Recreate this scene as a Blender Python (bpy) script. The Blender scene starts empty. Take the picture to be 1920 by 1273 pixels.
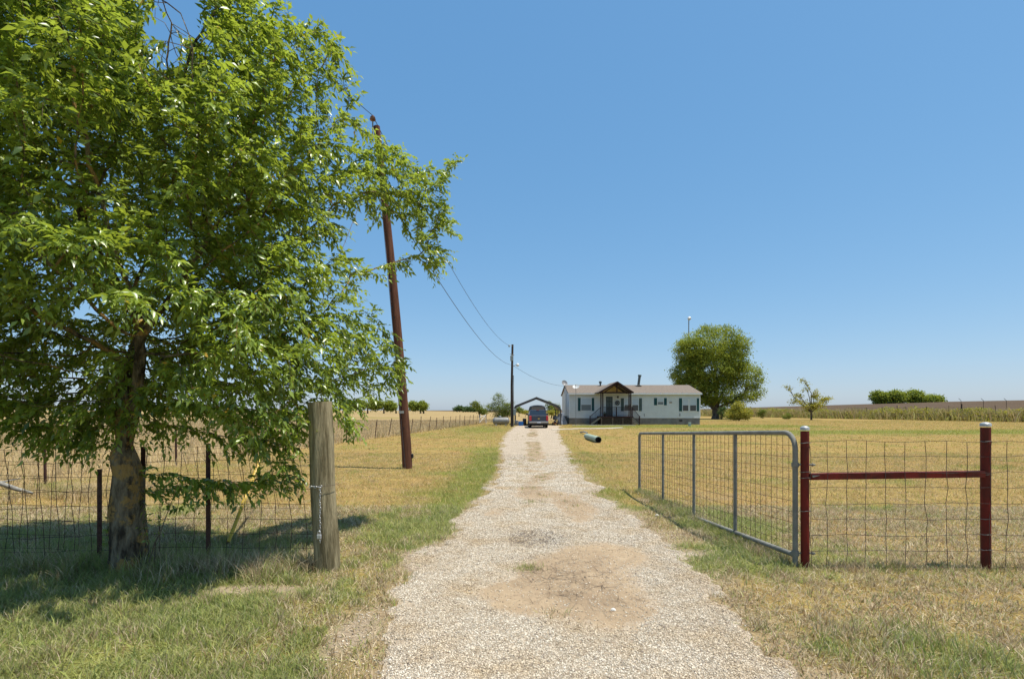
import bpy, math, random
import numpy as np
from mathutils import Vector, Matrix

# ------------------------------------------------------------------ camera, sky, sun, exposure
S = bpy.context.scene
COL = S.collection
R = math.radians
random.seed(7)
RNG = np.random.default_rng(11)
CH = 1.6            # camera height
HOR = 769.0         # photo row of the horizon
FP = 960.0          # focal length in photo pixels

cam_d = bpy.data.cameras.new("camera")
cam = bpy.data.objects.new("camera", cam_d)
COL.objects.link(cam)
cam.location = (0, 0, CH)
cam.rotation_euler = (R(90), 0, 0)
cam_d.sensor_width = 36
cam_d.lens = 18
cam_d.shift_y = (HOR - 636.5) / 1920
cam_d.clip_start = 0.05
cam_d.clip_end = 9000
S.camera = cam

SUN_EL, SUN_AZ = 72.0, 103.0       # azimuth clockwise from +Y
w = bpy.data.worlds.new("World")
S.world = w
w.use_nodes = True
wn = w.node_tree
bg = wn.nodes["Background"]
sky = wn.nodes.new("ShaderNodeTexSky")
sky.sky_type = 'NISHITA'
sky.sun_disc = False
sky.sun_elevation = R(SUN_EL)
sky.sun_rotation = R(SUN_AZ)
sky.air_density = 1.0
sky.dust_density = 0.5
sky.ozone_density = 1.6
hsv = wn.nodes.new("ShaderNodeHueSaturation")
hsv.inputs['Hue'].default_value = 0.492
hsv.inputs['Saturation'].default_value = 1.22
hsv.inputs['Value'].default_value = 1.0
wn.links.new(sky.outputs[0], hsv.inputs['Color'])
# tone compression of the sky colour, per channel, holds the horizon brightness down
sep_ = wn.nodes.new("ShaderNodeSeparateColor"); com_ = wn.nodes.new("ShaderNodeCombineColor")
wn.links.new(hsv.outputs[0], sep_.inputs[0])
for i_, (g_, k_) in enumerate(((.62, .81), (.51, 1.175), (.41, 1.77))):
    pw_ = wn.nodes.new("ShaderNodeMath"); pw_.operation = 'POWER'; pw_.inputs[1].default_value = g_
    ml_ = wn.nodes.new("ShaderNodeMath"); ml_.operation = 'MULTIPLY'; ml_.inputs[1].default_value = k_
    wn.links.new(sep_.outputs[i_], pw_.inputs[0]); wn.links.new(pw_.outputs[0], ml_.inputs[0]); wn.links.new(ml_.outputs[0], com_.inputs[i_])
wn.links.new(com_.outputs[0], bg.inputs[0])
bg.inputs[1].default_value = 0.15

sun_d = bpy.data.lights.new("sun", 'SUN')
sun_d.energy = 4.2
sun_d.angle = R(0.5)
sun_d.color = (1.0, 0.955, 0.87)
sun = bpy.data.objects.new("sun", sun_d)
COL.objects.link(sun)
sdir = Vector((math.cos(R(SUN_EL)) * math.sin(R(SUN_AZ)), math.cos(R(SUN_EL)) * math.cos(R(SUN_AZ)), math.sin(R(SUN_EL))))
sun.rotation_euler = (-sdir).to_track_quat('-Z', 'Y').to_euler()
sun.location = sdir * 40

S.view_settings.view_transform = 'Standard'
S.view_settings.look = 'None'
S.view_settings.exposure = 0.55
S.view_settings.gamma = 1
S.render.engine = 'CYCLES'
S.cycles.max_bounces = 8
S.cycles.transparent_max_bounces = 8

# ------------------------------------------------------------------ noise
def _h(ix, iy, seed):
    n = (ix.astype(np.int64) * 374761393 + iy.astype(np.int64) * 668265263 + seed * 982451653) & 0x7fffffff
    n = ((n ^ (n >> 13)) * 1274126177) & 0x7fffffff
    n = n ^ (n >> 16)
    return (n & 0xffff) / 65535.0

def vnoise(x, y, seed=0):
    x = np.asarray(x, float); y = np.asarray(y, float)
    ix = np.floor(x); iy = np.floor(y)
    fx = x - ix; fy = y - iy
    fx = fx * fx * (3 - 2 * fx); fy = fy * fy * (3 - 2 * fy)
    a = _h(ix, iy, seed); b = _h(ix + 1, iy, seed); c = _h(ix, iy + 1, seed); d = _h(ix + 1, iy + 1, seed)
    return (a * (1 - fx) + b * fx) * (1 - fy) + (c * (1 - fx) + d * fx) * fy

def fbm(x, y, f=1.0, o=4, seed=0):
    s = 0; a = 1; t = 0
    for i in range(o):
        s = s + a * vnoise(x * f, y * f, seed + i * 17); t += a
        a *= .5; f *= 2.03
    return s / t

def ss(a, b, x):
    t = np.clip((np.asarray(x, float) - a) / (b - a), 0, 1)
    return t * t * (3 - 2 * t)

# ------------------------------------------------------------------ terrain and ground zones (world metres)
def terr(X, Y):
    X = np.asarray(X, float); Y = np.asarray(Y, float)
    near = 1 - ss(60, 110, np.hypot(X, Y))
    z = (fbm(X, Y, .9, 3, 5) - .5) * .07 * near * (1 - .75 * drive_core(X, Y))
    z = z + .05 * ss(7, 2, np.abs(X)) * 0
    ridge = np.interp(X, [70, 85, 125, 260, 600], [0, .8, 2.6, 6.7, 12])
    z = z + ridge * ss(85, 265, Y + .05 * X) * (1 - .8 * ss(300, 520, Y))
    z = z + .5 * ss(60, 150, Y) * ss(20, -30, X) * (1 - ss(180, 400, Y))
    return z

DY = np.array([0, 3.05, 3.6, 4.14, 4.9, 5.67, 6.65, 8.04, 9.5, 11.7, 13.8, 19, 25, 37, 43, 52, 60])
DL = np.array([-1.0, -.66, -.80, -.90, -1.0, -1.05, -.72, -.67, -.5, -.32, -.3, -.34, -.39, -.25, 0, .4, .5])
DR = np.array([1.2, 1.66, 1.86, 1.9, 1.9, 1.86, 1.66, 1.7, 1.64, 1.7, 1.8, 2.05, 2.4, 3.2, 3.7, 5.0, 5.0])

def edge_d(X, Y):
    L = np.interp(Y, DY, DL); Rr = np.interp(Y, DY, DR)
    d = np.minimum(X - L, Rr - X)
    d = np.where(Y > 52, d - (Y - 52) * .3, d)
    return d

def drive_core(X, Y):
    return ss(-.2, .5, edge_d(X, Y))

def gravel(X, Y):
    d = edge_d(X, Y)
    n = fbm(X, Y, 1.6, 4, 31) - .5
    n2 = fbm(X, Y, 6, 3, 77) - .5
    g = ss(-.14, .14, d + n * .75 + n2 * .35)
    return g

def blob(X, Y, x, y, rx, ry):
    return np.exp(-((X - x) / rx) ** 2 - ((Y - y) / ry) ** 2)

FENCE = lambda Y: -11.4 + .125 * Y          # far left wire fence
HEDGE = lambda Y: 87 - .245 * Y             # right weed hedge

def green(X, Y):
    n = fbm(X, Y, .7, 4, 3); n2 = fbm(X, Y, 3.2, 3, 9)
    e = edge_d(X, Y)
    g = .10 + .35 * ss(.5, .75, n)
    g += .75 * ss(-1.9, -.3, e) * ss(.05, -.25, e) * (X < 1) * ss(5.5, 7.5, Y) * (1 - ss(17, 26, Y))
    g += .28 * ss(-1.2, -.2, e) * (X > 1) * ss(7, 10, Y) * (1 - ss(25, 34, Y))
    g += .44 * ss(-.8, -1.6, X) * ss(6.0, 4.4, Y)
    g += .40 * ss(-1.8, -2.6, X) * ss(9.5, 6, Y)
    g += .5 * blob(X, Y, 2.9, 7.6, .7, 1.8) + .45 * blob(X, Y, 2.5, 5.4, .7, .6)
    g += .6 * blob(X, Y, 2.8, 3.3, .8, .5) + .3 * blob(X, Y, 5, 5, 2.5, .25)
    g += 1.0 * blob(Y, X * 0, 37.5, 0, 3.5, 1) * ss(8, 16, X)
    g += 1.1 * blob(Y, X * 0, 51, 0, 4.5, 1) * ss(4.5, 8, X) * (1 - ss(26, 34, X))
    g += .65 * blob(X, Y, -2.6, 42, 2.6, 9)
    g += .3 * blob(X, Y, 36, 90, 14, 12)
    g = g * (.55 + .9 * n2)
    fld = ss(0, -.6, X - FENCE(Y))
    g = g * (1 - .75 * fld) + fld * .5 * ss(.58, .72, fbm(X * .35, Y, .12, 3, 15)) * ss(50, 80, Y)
    return np.clip(g, 0, 1)

def dirt(X, Y):
    n = fbm(X, Y, 2.2, 4, 41)
    d = .95 * blob(X, Y, .74, 4.45, .42, .7) + .9 * blob(X, Y, .1, 4.45, .36, .4) + .7 * blob(X, Y, 1.0, 5.6, .5, .5) + .5 * blob(X, Y, .3, 5.2, .4, .35)
    d += .75 * blob(X, Y, 1.05, 8.4, .35, 1.3) + .6 * blob(X, Y, .35, 9.8, .5, .9) + .5 * blob(X, Y, -.3, 8, .25, .5)
    d += .15 * blob(X, Y, .75, 3.3, .3, .6)
    mid = np.interp(Y, DY, (DL + DR) / 2)
    d += .75 * np.exp(-((X - mid) / .38) ** 2) * ss(9, 12, Y) * ss(.40, .54, fbm(X, Y, .8, 3, 55))
    return np.clip(d * (.35 + 1.3 * n), 0, 1)

def soil(X, Y):           # bare pale earth outside the drive
    n = fbm(X, Y, 1.9, 4, 61)
    d = .9 * blob(X, Y, -2.45, 4.55, .5, .18) + .8 * blob(X, Y, -1.2, 3.7, .2, .5) + .5 * blob(X, Y, 2.2, 6.6, .5, .8)
    d += .5 * blob(X, Y, 2.6, 8.6, .35, 1.2) + .35 * blob(X, Y, -2.9, 6.0, .9, .15) + .4 * blob(X, Y, -9.3, 11, 1.5, .8)
    d += .35 * ss(.60, .72, fbm(X, Y, 1.1, 3, 66)) * ss(14, 8, Y)
    e = edge_d(X, Y)
    d += .45 * ss(-.45, -.05, e)
    return np.clip(d * (.4 + 1.2 * n), 0, 1)

# ------------------------------------------------------------------ object helpers
ORG = {}

def tag(o, label=None, cat=None, group=None, kind=None):
    if label: o['label'] = label
    if cat: o['category'] = cat
    if group: o['group'] = group
    if kind: o['kind'] = kind
    return o

def thing(name, loc, label, cat, group=None, rz=0):
    o = bpy.data.objects.new(name, None)
    o.empty_display_size = .2
    o.location = loc
    o.rotation_euler = (0, 0, rz)
    COL.objects.link(o)
    ORG[o.name] = Vector(loc)
    return tag(o, label, cat, group)

def link_mesh(name, me, mat, parent=None, org=None):
    o = bpy.data.objects.new(name, me)
    if mat is not None: me.materials.append(mat)
    COL.objects.link(o)
    if parent is not None:
        o.parent = parent
        ORG[o.name] = ORG[parent.name]
    elif org is not None:
        o.location = org
        ORG[o.name] = Vector(org)
    else:
        ORG[o.name] = Vector((0, 0, 0))
    return o

def copy_tree(o, parent=None):
    c = o.copy()
    COL.objects.link(c)
    c.parent = parent
    for ch in list(o.children):
        copy_tree(ch, c)
    return c

def npmesh(name, V, F, mat, parent=None, org=None, attrs=None, smooth=False):
    V = np.asarray(V, np.float32); F = np.asarray(F, np.int32)
    off = ORG[parent.name] if parent is not None else (Vector(org) if org is not None else Vector((0, 0, 0)))
    V = V - np.array(off, np.float32)
    me = bpy.data.meshes.new(name)
    k = F.shape[1]
    me.vertices.add(len(V)); me.vertices.foreach_set("co", V.ravel())
    me.loops.add(F.size); me.loops.foreach_set("vertex_index", F.ravel())
    me.polygons.add(len(F))
    me.polygons.foreach_set("loop_start", np.arange(0, F.size, k, dtype=np.int32))
    me.polygons.foreach_set("loop_total", np.full(len(F), k, np.int32))
    if smooth:
        me.polygons.foreach_set("use_smooth", np.ones(len(F), bool))
    me.update(calc_edges=True)
    for an, av in (attrs or {}).items():
        a = me.attributes.new(an, 'FLOAT', 'POINT')
        a.data.foreach_set("value", np.asarray(av, np.float32))
    return link_mesh(name, me, mat, parent, org)

class MB:
    def __init__(s): s.v = []; s.f = []
    def add(s, vs, fs):
        b = len(s.v)
        s.v.extend([tuple(p) for p in vs]); s.f.extend([tuple(b + i for i in f) for f in fs])
        return s
    def box(s, x0, x1, y0, y1, z0, z1, M=None, bev=0):
        if bev > 0:
            vs = []
            b = bev
            for z, i in ((z0, b), (z0 + b, 0), (z1 - b, 0), (z1, b)):
                vs += [(x0 + i + b * (i == 0), y0 + i, z), (x1 - i - b * (i == 0), y0 + i, z), (x1 - i, y0 + i + b * (i == 0), z), (x1 - i, y1 - i - b * (i == 0), z),
                       (x1 - i - b * (i == 0), y1 - i, z), (x0 + i + b * (i == 0), y1 - i, z), (x0 + i, y1 - i - b * (i == 0), z), (x0 + i, y0 + i + b * (i == 0), z)]
            fs = [tuple(range(7, -1, -1)), tuple(range(24, 32))]
            for r in range(3):
                for k in range(8):
                    fs.append((r * 8 + k, r * 8 + (k + 1) % 8, r * 8 + 8 + (k + 1) % 8, r * 8 + 8 + k))
        else:
            vs = [(x0, y0, z0), (x1, y0, z0), (x1, y1, z0), (x0, y1, z0), (x0, y0, z1), (x1, y0, z1), (x1, y1, z1), (x0, y1, z1)]
            fs = [(3, 2, 1, 0), (4, 5, 6, 7), (0, 1, 5, 4), (1, 2, 6, 5), (2, 3, 7, 6), (3, 0, 4, 7)]
        if M is not None: vs = [M @ Vector(p) for p in vs]
        return s.add(vs, fs)
    def tube(s, pts, r, n=8, cap=True):
        pts = [Vector(p) for p in pts]
        if not hasattr(r, '__len__'): r = [r] * len(pts)
        u = None; vs = []; fs = []
        for i, p in enumerate(pts):
            if i == 0: t = pts[1] - p
            elif i == len(pts) - 1: t = p - pts[i - 1]
            else: t = (pts[i + 1] - p).normalized() + (p - pts[i - 1]).normalized()
            if t.length < 1e-9: t = Vector((0, 0, 1))
            t.normalize()
            if u is None:
                u = t.orthogonal().normalized()
            else:
                u = u - t * u.dot(t)
                u = u.normalized() if u.length > 1e-6 else t.orthogonal().normalized()
            v = t.cross(u)
            for k in range(n):
                a = 2 * math.pi * k / n
                vs.append(p + (u * math.cos(a) + v * math.sin(a)) * r[i])
        for i in range(len(pts) - 1):
            for k in range(n):
                fs.append((i * n + k, i * n + (k + 1) % n, (i + 1) * n + (k + 1) % n, (i + 1) * n + k))
        if cap:
            fs.append(tuple(range(n - 1, -1, -1)))
            fs.append(tuple((len(pts) - 1) * n + k for k in range(n)))
        return s.add(vs, fs)
    def bar(s, a, b, wx, wy):
        a = Vector(a); b = Vector(b); t = (b - a).normalized()
        q = t.to_track_quat('Z', 'Y').to_matrix().to_4x4()
        M = Matrix.Translation(a) @ q
        return s.box(-wx / 2, wx / 2, -wy / 2, wy / 2, 0, (b - a).length, M)
    def lathe(s, prof, n=20, M=None):
        vs = []; fs = []
        for (r, z) in prof:
            for k in range(n):
                a = 2 * math.pi * k / n
                vs.append(Vector((r * math.cos(a), r * math.sin(a), z)))
        for i in range(len(prof) - 1):
            for k in range(n):
                fs.append((i * n + k, i * n + (k + 1) % n, (i + 1) * n + (k + 1) % n, (i + 1) * n + k))
        fs.append(tuple(range(n - 1, -1, -1))); fs.append(tuple((len(prof) - 1) * n + k for k in range(n)))
        if M is not None: vs = [M @ p for p in vs]
        return s.add(vs, fs)
    def prism(s, poly, y0, y1, axis='y', M=None):
        n = len(poly)
        if axis == 'y': vs = [Vector((a, y0, b)) for a, b in poly] + [Vector((a, y1, b)) for a, b in poly]
        elif axis == 'x': vs = [Vector((y0, a, b)) for a, b in poly] + [Vector((y1, a, b)) for a, b in poly]
        else: vs = [Vector((a, b, y0)) for a, b in poly] + [Vector((a, b, y1)) for a, b in poly]
        fs = [tuple(range(n)), tuple(range(2 * n - 1, n - 1, -1))]
        for k in range(n):
            fs.append((k, k + n, (k + 1) % n + n, (k + 1) % n))
        if M is not None: vs = [M @ p for p in vs]
        return s.add(vs, fs)
    def build(s, name, mat, parent=None, org=None, smooth=False, local=False):
        off = Vector((0, 0, 0))
        if not local:
            off = ORG[parent.name] if parent is not None else (Vector(org) if org is not None else Vector((0, 0, 0)))
        me = bpy.data.meshes.new(name)
        me.from_pydata([(p[0] - off[0], p[1] - off[1], p[2] - off[2]) for p in s.v], [], s.f)
        import bmesh
        bm = bmesh.new(); bm.from_mesh(me)
        bmesh.ops.recalc_face_normals(bm, faces=bm.faces)
        bm.to_mesh(me); bm.free()
        if smooth:
            me.polygons.foreach_set("use_smooth", [True] * len(me.polygons))
            try: me.set_sharp_from_angle(angle=R(40))
            except Exception: pass
        return link_mesh(name, me, mat, parent, org)

def torus(mb, M, Rr, r, elong=0, n=14, m=6):
    pts = []
    for k in range(n):
        a = 2 * math.pi * k / n
        x = Rr * math.cos(a); z = Rr * math.sin(a)
        z += elong * (1 if math.sin(a) > 1e-6 else (-1 if math.sin(a) < -1e-6 else 0))
        pts.append(M @ Vector((x, 0, z)))
    pts.append(pts[0]); pts.append(pts[1])
    mb.tube(pts, r, m, cap=False)

def gz(x, y): return float(terr(np.array([x]), np.array([y]))[0])
def gp(px, py, z=0.0):
    d = FP * (CH - z) / (py - HOR)
    return Vector(((px - 960) * d / FP, d, z))
def at(px, py, d):
    return Vector(((px - 960) * d / FP, d, CH + (HOR - py) * d / FP))

# ------------------------------------------------------------------ materials
MATS = {}
def mat(name, col, rough=.7, metal=0, spec=.3, var=0, scale=4, col2=None, bump=0, bscale=30, coords='Object', detail=4, stretch=None, thr=(.35, .65), trans=0):
    m = bpy.data.materials.new(name); m.use_nodes = True
    nt = m.node_tree; N = nt.nodes; L = nt.links
    b = N["Principled BSDF"]
    b.inputs['Roughness'].default_value = rough
    b.inputs['Metallic'].default_value = metal
    b.inputs['Specular IOR Level'].default_value = spec
    b.inputs['Base Color'].default_value = (*col, 1)
    tc = N.new("ShaderNodeTexCoord"); mp = N.new("ShaderNodeMapping")
    L.new(tc.outputs[coords], mp.inputs[0])
    if stretch: mp.inputs['Scale'].default_value = stretch
    if col2 is None and var:
        col2 = tuple(c * (1 - var) for c in col)
    if col2 is not None:
        n = N.new("ShaderNodeTexNoise"); n.inputs['Scale'].default_value = scale; n.inputs['Detail'].default_value = detail
        n.inputs['Roughness'].default_value = .65
        L.new(mp.outputs[0], n.inputs['Vector'])
        mr = N.new("ShaderNodeMapRange"); mr.inputs[1].default_value = thr[0]; mr.inputs[2].default_value = thr[1]
        L.new(n.outputs[0], mr.inputs[0])
        mx = N.new("ShaderNodeMix"); mx.data_type = 'RGBA'
        mx.inputs[6].default_value = (*col, 1); mx.inputs[7].default_value = (*col2, 1)
        L.new(mr.outputs[0], mx.inputs[0]); L.new(mx.outputs[2], b.inputs['Base Color'])
    if bump:
        n2 = N.new("ShaderNodeTexNoise"); n2.inputs['Scale'].default_value = bscale; n2.inputs['Detail'].default_value = 5
        L.new(mp.outputs[0], n2.inputs['Vector'])
        bp = N.new("ShaderNodeBump"); bp.inputs['Strength'].default_value = bump; bp.inputs['Distance'].default_value = .02
        L.new(n2.outputs[0], bp.inputs['Height']); L.new(bp.outputs[0], b.inputs['Normal'])
    MATS[name] = m
    return m

def attr(N, name):
    a = N.new("ShaderNodeAttribute"); a.attribute_name = name; return a.outputs['Fac']

def mixc(nt, fac, a, b):
    mx = nt.nodes.new("ShaderNodeMix"); mx.data_type = 'RGBA'
    if isinstance(fac, float): mx.inputs[0].default_value = fac
    else: nt.links.new(fac, mx.inputs[0])
    for v, i in ((a, 6), (b, 7)):
        if isinstance(v, tuple): mx.inputs[i].default_value = (*v, 1)
        else: nt.links.new(v, mx.inputs[i])
    return mx.outputs[2]

def noise(nt, scale, detail=4, vec=None, rough=.6):
    n = nt.nodes.new("ShaderNodeTexNoise"); n.inputs['Scale'].default_value = scale; n.inputs['Detail'].default_value = detail
    n.inputs['Roughness'].default_value = rough
    if vec is not None: nt.links.new(vec, n.inputs['Vector'])
    return n.outputs[0]

def mrange(nt, v, a, b, c=0., d=1.):
    n = nt.nodes.new("ShaderNodeMapRange")
    nt.links.new(v, n.inputs[0])
    for i, x in enumerate((a, b, c, d)): n.inputs[i + 1].default_value = x
    return n.outputs[0]

def math2(nt, op, a, b):
    n = nt.nodes.new("ShaderNodeMath"); n.operation = op
    for i, v in enumerate((a, b)):
        if isinstance(v, (int, float)): n.inputs[i].default_value = v
        else: nt.links.new(v, n.inputs[i])
    return n.outputs[0]

DRY1 = (.42, .295, .09); DRY2 = (.26, .175, .055); GRN1 = (.12, .155, .03); GRN2 = (.22, .22, .05)

def ground_material():
    m = bpy.data.materials.new("ground_turf"); m.use_nodes = True
    nt = m.node_tree; N = nt.nodes; L = nt.links; b = N["Principled BSDF"]
    b.inputs['Roughness'].default_value = .95; b.inputs['Specular IOR Level'].default_value = .05
    geo = N.new("ShaderNodeNewGeometry"); P = geo.outputs['Position']
    n_f = noise(nt, 26, 6, P, .75); n_m = noise(nt, 2.4, 5, P); n_l = noise(nt, .35, 4, P)
    dry = mixc(nt, mrange(nt, n_m, .35, .65), DRY1, DRY2)
    dry = mixc(nt, mrange(nt, n_l, .45, .7, 0, .6), dry, (.36, .20, .075))
    gr = mixc(nt, mrange(nt, n_m, .3, .7), GRN1, GRN2)
    c = mixc(nt, mrange(nt, attr(N, "green"), .12, .85), dry, gr)
    fieldc = mixc(nt, mrange(nt, noise(nt, .5, 5, P), .35, .65), (.43, .315, .145), (.35, .24, .105))
    c = mixc(nt, math2(nt, 'MULTIPLY', attr(N, "field"), mrange(nt, attr(N, "green"), .2, .6, 1, .35)), c, fieldc)
    c = mixc(nt, attr(N, "plow"), c, mixc(nt, mrange(nt, noise(nt, .12, 6, P), .35, .65), (.062, .043, .031), (.085, .06, .043)))
    c = mixc(nt, mrange(nt, attr(N, "soil"), .2, .7), c, mixc(nt, n_f, (.30, .22, .14), (.50, .41, .30)))
    # fine mottling of thatch
    n_v = noise(nt, 70, 4, P, .8); n_h = noise(nt, 9, 5, P, .75)
    c = mixc(nt, mrange(nt, n_h, .40, .62, 0, .42), c, mixc(nt, .5, c, (.36, .235, .13)))
    c = mixc(nt, mrange(nt, n_v, .42, .60, 0, .65), c, mixc(nt, .30, c, (.10, .07, .03)))
    c = mixc(nt, mrange(nt, n_f, .44, .60, 0, .45), c, mixc(nt, .45, c, (.09, .065, .03)))
    L.new(c, b.inputs['Base Color'])
    bp = N.new("ShaderNodeBump"); bp.inputs['Strength'].default_value = .6; bp.inputs['Distance'].default_value = .04
    L.new(n_f, bp.inputs['Height']); L.new(bp.outputs[0], b.inputs['Normal'])
    return m

def gravel_material():
    m = bpy.data.materials.new("crushed_stone"); m.use_nodes = True
    nt = m.node_tree; N = nt.nodes; L = nt.links; b = N["Principled BSDF"]
    b.inputs['Roughness'].default_value = .9; b.inputs['Specular IOR Level'].default_value = .1
    geo = N.new("ShaderNodeNewGeometry"); P = geo.outputs['Position']
    v = N.new("ShaderNodeTexVoronoi"); v.inputs['Scale'].default_value = 55; L.new(P, v.inputs['Vector'])
    v.inputs['Randomness'].default_value = 1
    sep = N.new("ShaderNodeSeparateColor"); L.new(v.outputs['Color'], sep.inputs[0])
    st = mixc(nt, mrange(nt, sep.outputs[0], .0, 1), (.64, .54, .40), (.35, .27, .19))
    st = mixc(nt, mrange(nt, sep.outputs[1], .88, .97), st, (.26, .21, .17))
    st = mixc(nt, mrange(nt, v.outputs['Distance'], .35, .62, 0, .6), st, (.30, .23, .16))
    n1 = noise(nt, 1.3, 5, P); n2 = noise(nt, 9, 6, P, .7)
    st = mixc(nt, mrange(nt, n1, .45, .7, 0, .5), st, (.55, .44, .31))
    vb = N.new("ShaderNodeTexVoronoi"); vb.inputs['Scale'].default_value = 7; L.new(P, vb.inputs['Vector'])
    sb = N.new("ShaderNodeSeparateColor"); L.new(vb.outputs['Color'], sb.inputs[0])
    st = mixc(nt, mrange(nt, sb.outputs[2], .6, 1, 0, .35), st, (.36, .28, .19))
    wv = N.new("ShaderNodeTexWave"); wv.inputs['Scale'].default_value = 5.5; wv.inputs['Distortion'].default_value = 1.4; wv.inputs['Detail'].default_value = 3; wv.bands_direction = 'X'
    L.new(P, wv.inputs['Vector'])
    wv2 = N.new("ShaderNodeTexWave"); wv2.inputs['Scale'].default_value = 14; wv2.inputs['Distortion'].default_value = 2; wv2.inputs['Detail'].default_value = 3; wv2.bands_direction = 'Y'
    L.new(P, wv2.inputs['Vector'])
    tread = math2(nt, 'MULTIPLY', wv.outputs['Fac'], wv2.outputs['Fac'])
    dcol = mixc(nt, mrange(nt, n2, .3, .7), (.285, .20, .122), (.41, .305, .19))
    dcol = mixc(nt, mrange(nt, n1, .42, .62, 0, .6), dcol, (.23, .16, .095))
    c = mixc(nt, mrange(nt, math2(nt, 'ADD', attr(N, "dirt"), math2(nt, 'MULTIPLY', math2(nt, 'SUBTRACT', n2, .5), .9)), .24, .46, 0, .95), st, dcol)
    dk = mrange(nt, math2(nt, 'ADD', math2(nt, 'MULTIPLY', attr(N, "dark"), 1.25), math2(nt, 'MULTIPLY', math2(nt, 'SUBTRACT', noise(nt, 22, 5, P, .8), .5), 2.2)), .45, .8, 0, .85)
    c = mixc(nt, math2(nt, 'MULTIPLY', dk, mrange(nt, attr(N, "dark"), .05, .3)), c, (.10, .085, .085))
    L.new(c, b.inputs['Base Color'])
    bp = N.new("ShaderNodeBump"); bp.inputs['Strength'].default_value = .9; bp.inputs['Distance'].default_value = .012
    hh = math2(nt, 'MULTIPLY', mrange(nt, v.outputs['Distance'], 0, .6, 1, 0), mrange(nt, attr(N, "dirt"), .2, .6, 1, .15))
    hh = math2(nt, 'ADD', hh, math2(nt, 'MULTIPLY', n2, .8))
    hh = math2(nt, 'ADD', hh, math2(nt, 'MULTIPLY', tread, math2(nt, 'MULTIPLY', mrange(nt, attr(N, "dirt"), .3, .7, 0, .4), mrange(nt, n1, .45, .6))))
    L.new(hh, bp.inputs['Height']); L.new(bp.outputs[0], b.inputs['Normal'])
    return m

def blade_material(name, d1, d2, g1, g2, tr=.35):
    m = bpy.data.materials.new(name); m.use_nodes = True
    nt = m.node_tree; N = nt.nodes; L = nt.links; b = N["Principled BSDF"]; out = N["Material Output"]
    b.inputs['Roughness'].default_value = .6; b.inputs['Specular IOR Level'].default_value = .2
    r = attr(N, "rnd")
    geo = N.new("ShaderNodeNewGeometry"); P = geo.outputs['Position']
    dc = mixc(nt, mrange(nt, noise(nt, 2.2, 4, P), .42, .66, 0, .75), mixc(nt, r, d1, d2), mixc(nt, r, (.74, .58, .40), (.24, .15, .08)))
    gc = mixc(nt, mrange(nt, noise(nt, 1.3, 3, P), .42, .66, 0, .6), mixc(nt, r, g1, g2), mixc(nt, r, (.08, .16, .03), (.26, .36, .08)))
    c = mixc(nt, attr(N, "gr"), dc, gc)
    L.new(c, b.inputs['Base Color'])
    t = N.new("ShaderNodeBsdfTranslucent"); L.new(c, t.inputs[0])
    ms = N.new("ShaderNodeMixShader"); ms.inputs[0].default_value = tr
    L.new(b.outputs[0], ms.inputs[1]); L.new(t.outputs[0], ms.inputs[2]); L.new(ms.outputs[0], out.inputs[0])
    return m

def leaf_material(name, c1, c2, c3, tr=.4, rough=.42, spec=.45):
    m = bpy.data.materials.new(name); m.use_nodes = True
    nt = m.node_tree; N = nt.nodes; L = nt.links; b = N["Principled BSDF"]; out = N["Material Output"]
    b.inputs['Roughness'].default_value = rough; b.inputs['Specular IOR Level'].default_value = spec
    r = attr(N, "rnd")
    c = mixc(nt, r, c1, c2)
    c = mixc(nt, mrange(nt, r, .965, .985), c, c3)
    L.new(c, b.inputs['Base Color'])
    t = N.new("ShaderNodeBsdfTranslucent")
    tc = mixc(nt, .55, c, (c2[0] * 1.9, c2[1] * 1.7, c2[2] * .8)); L.new(tc, t.inputs[0])
    ms = N.new("ShaderNodeMixShader"); ms.inputs[0].default_value = tr
    L.new(b.outputs[0], ms.inputs[1]); L.new(t.outputs[0], ms.inputs[2]); L.new(ms.outputs[0], out.inputs[0])
    return m

GROUND_M = ground_material(); GRAVEL_M = gravel_material()
BLADE_M = blade_material("grass_blades", (.86, .72, .47), (.20, .125, .045), (.13, .20, .035), (.54, .56, .15))
LAWN_M = blade_material("lawn_blades", (.74, .56, .25), (.33, .215, .055), (.17, .23, .03), (.42, .44, .075))
FAR_M = blade_material("far_lawn_blades", (.58, .42, .115), (.40, .27, .065), (.27, .30, .03), (.44, .44, .05))
STRAW_M = blade_material("straw_blades", (.66, .52, .28), (.45, .33, .15), (.16, .19, .045), (.28, .28, .07))
WEED_M = blade_material("weed_stalks", (.50, .38, .17), (.36, .27, .11), (.32, .36, .06), (.56, .54, .13))
ELM_M = leaf_material("elm_leaf", (.045, .095, .016), (.33, .43, .07), (.55, .33, .05), .42, .33, .7)
PECAN_M = leaf_material("pecan_leaf", (.085, .135, .022), (.31, .36, .055), (.34, .26, .05), .35, .6, .2)
BUSH_M = leaf_material("bush_leaf", (.08, .12, .022), (.20, .24, .045), (.30, .22, .05), .35, .6, .2)
CONIF_M = leaf_material("dark_leaf", (.045, .085, .025), (.10, .15, .04), (.12, .12, .04), .25, .6, .2)
YELL_M = leaf_material("yellowing_leaf", (.16, .18, .03), (.38, .36, .065), (.34, .22, .05), .35, .6, .2)

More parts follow.
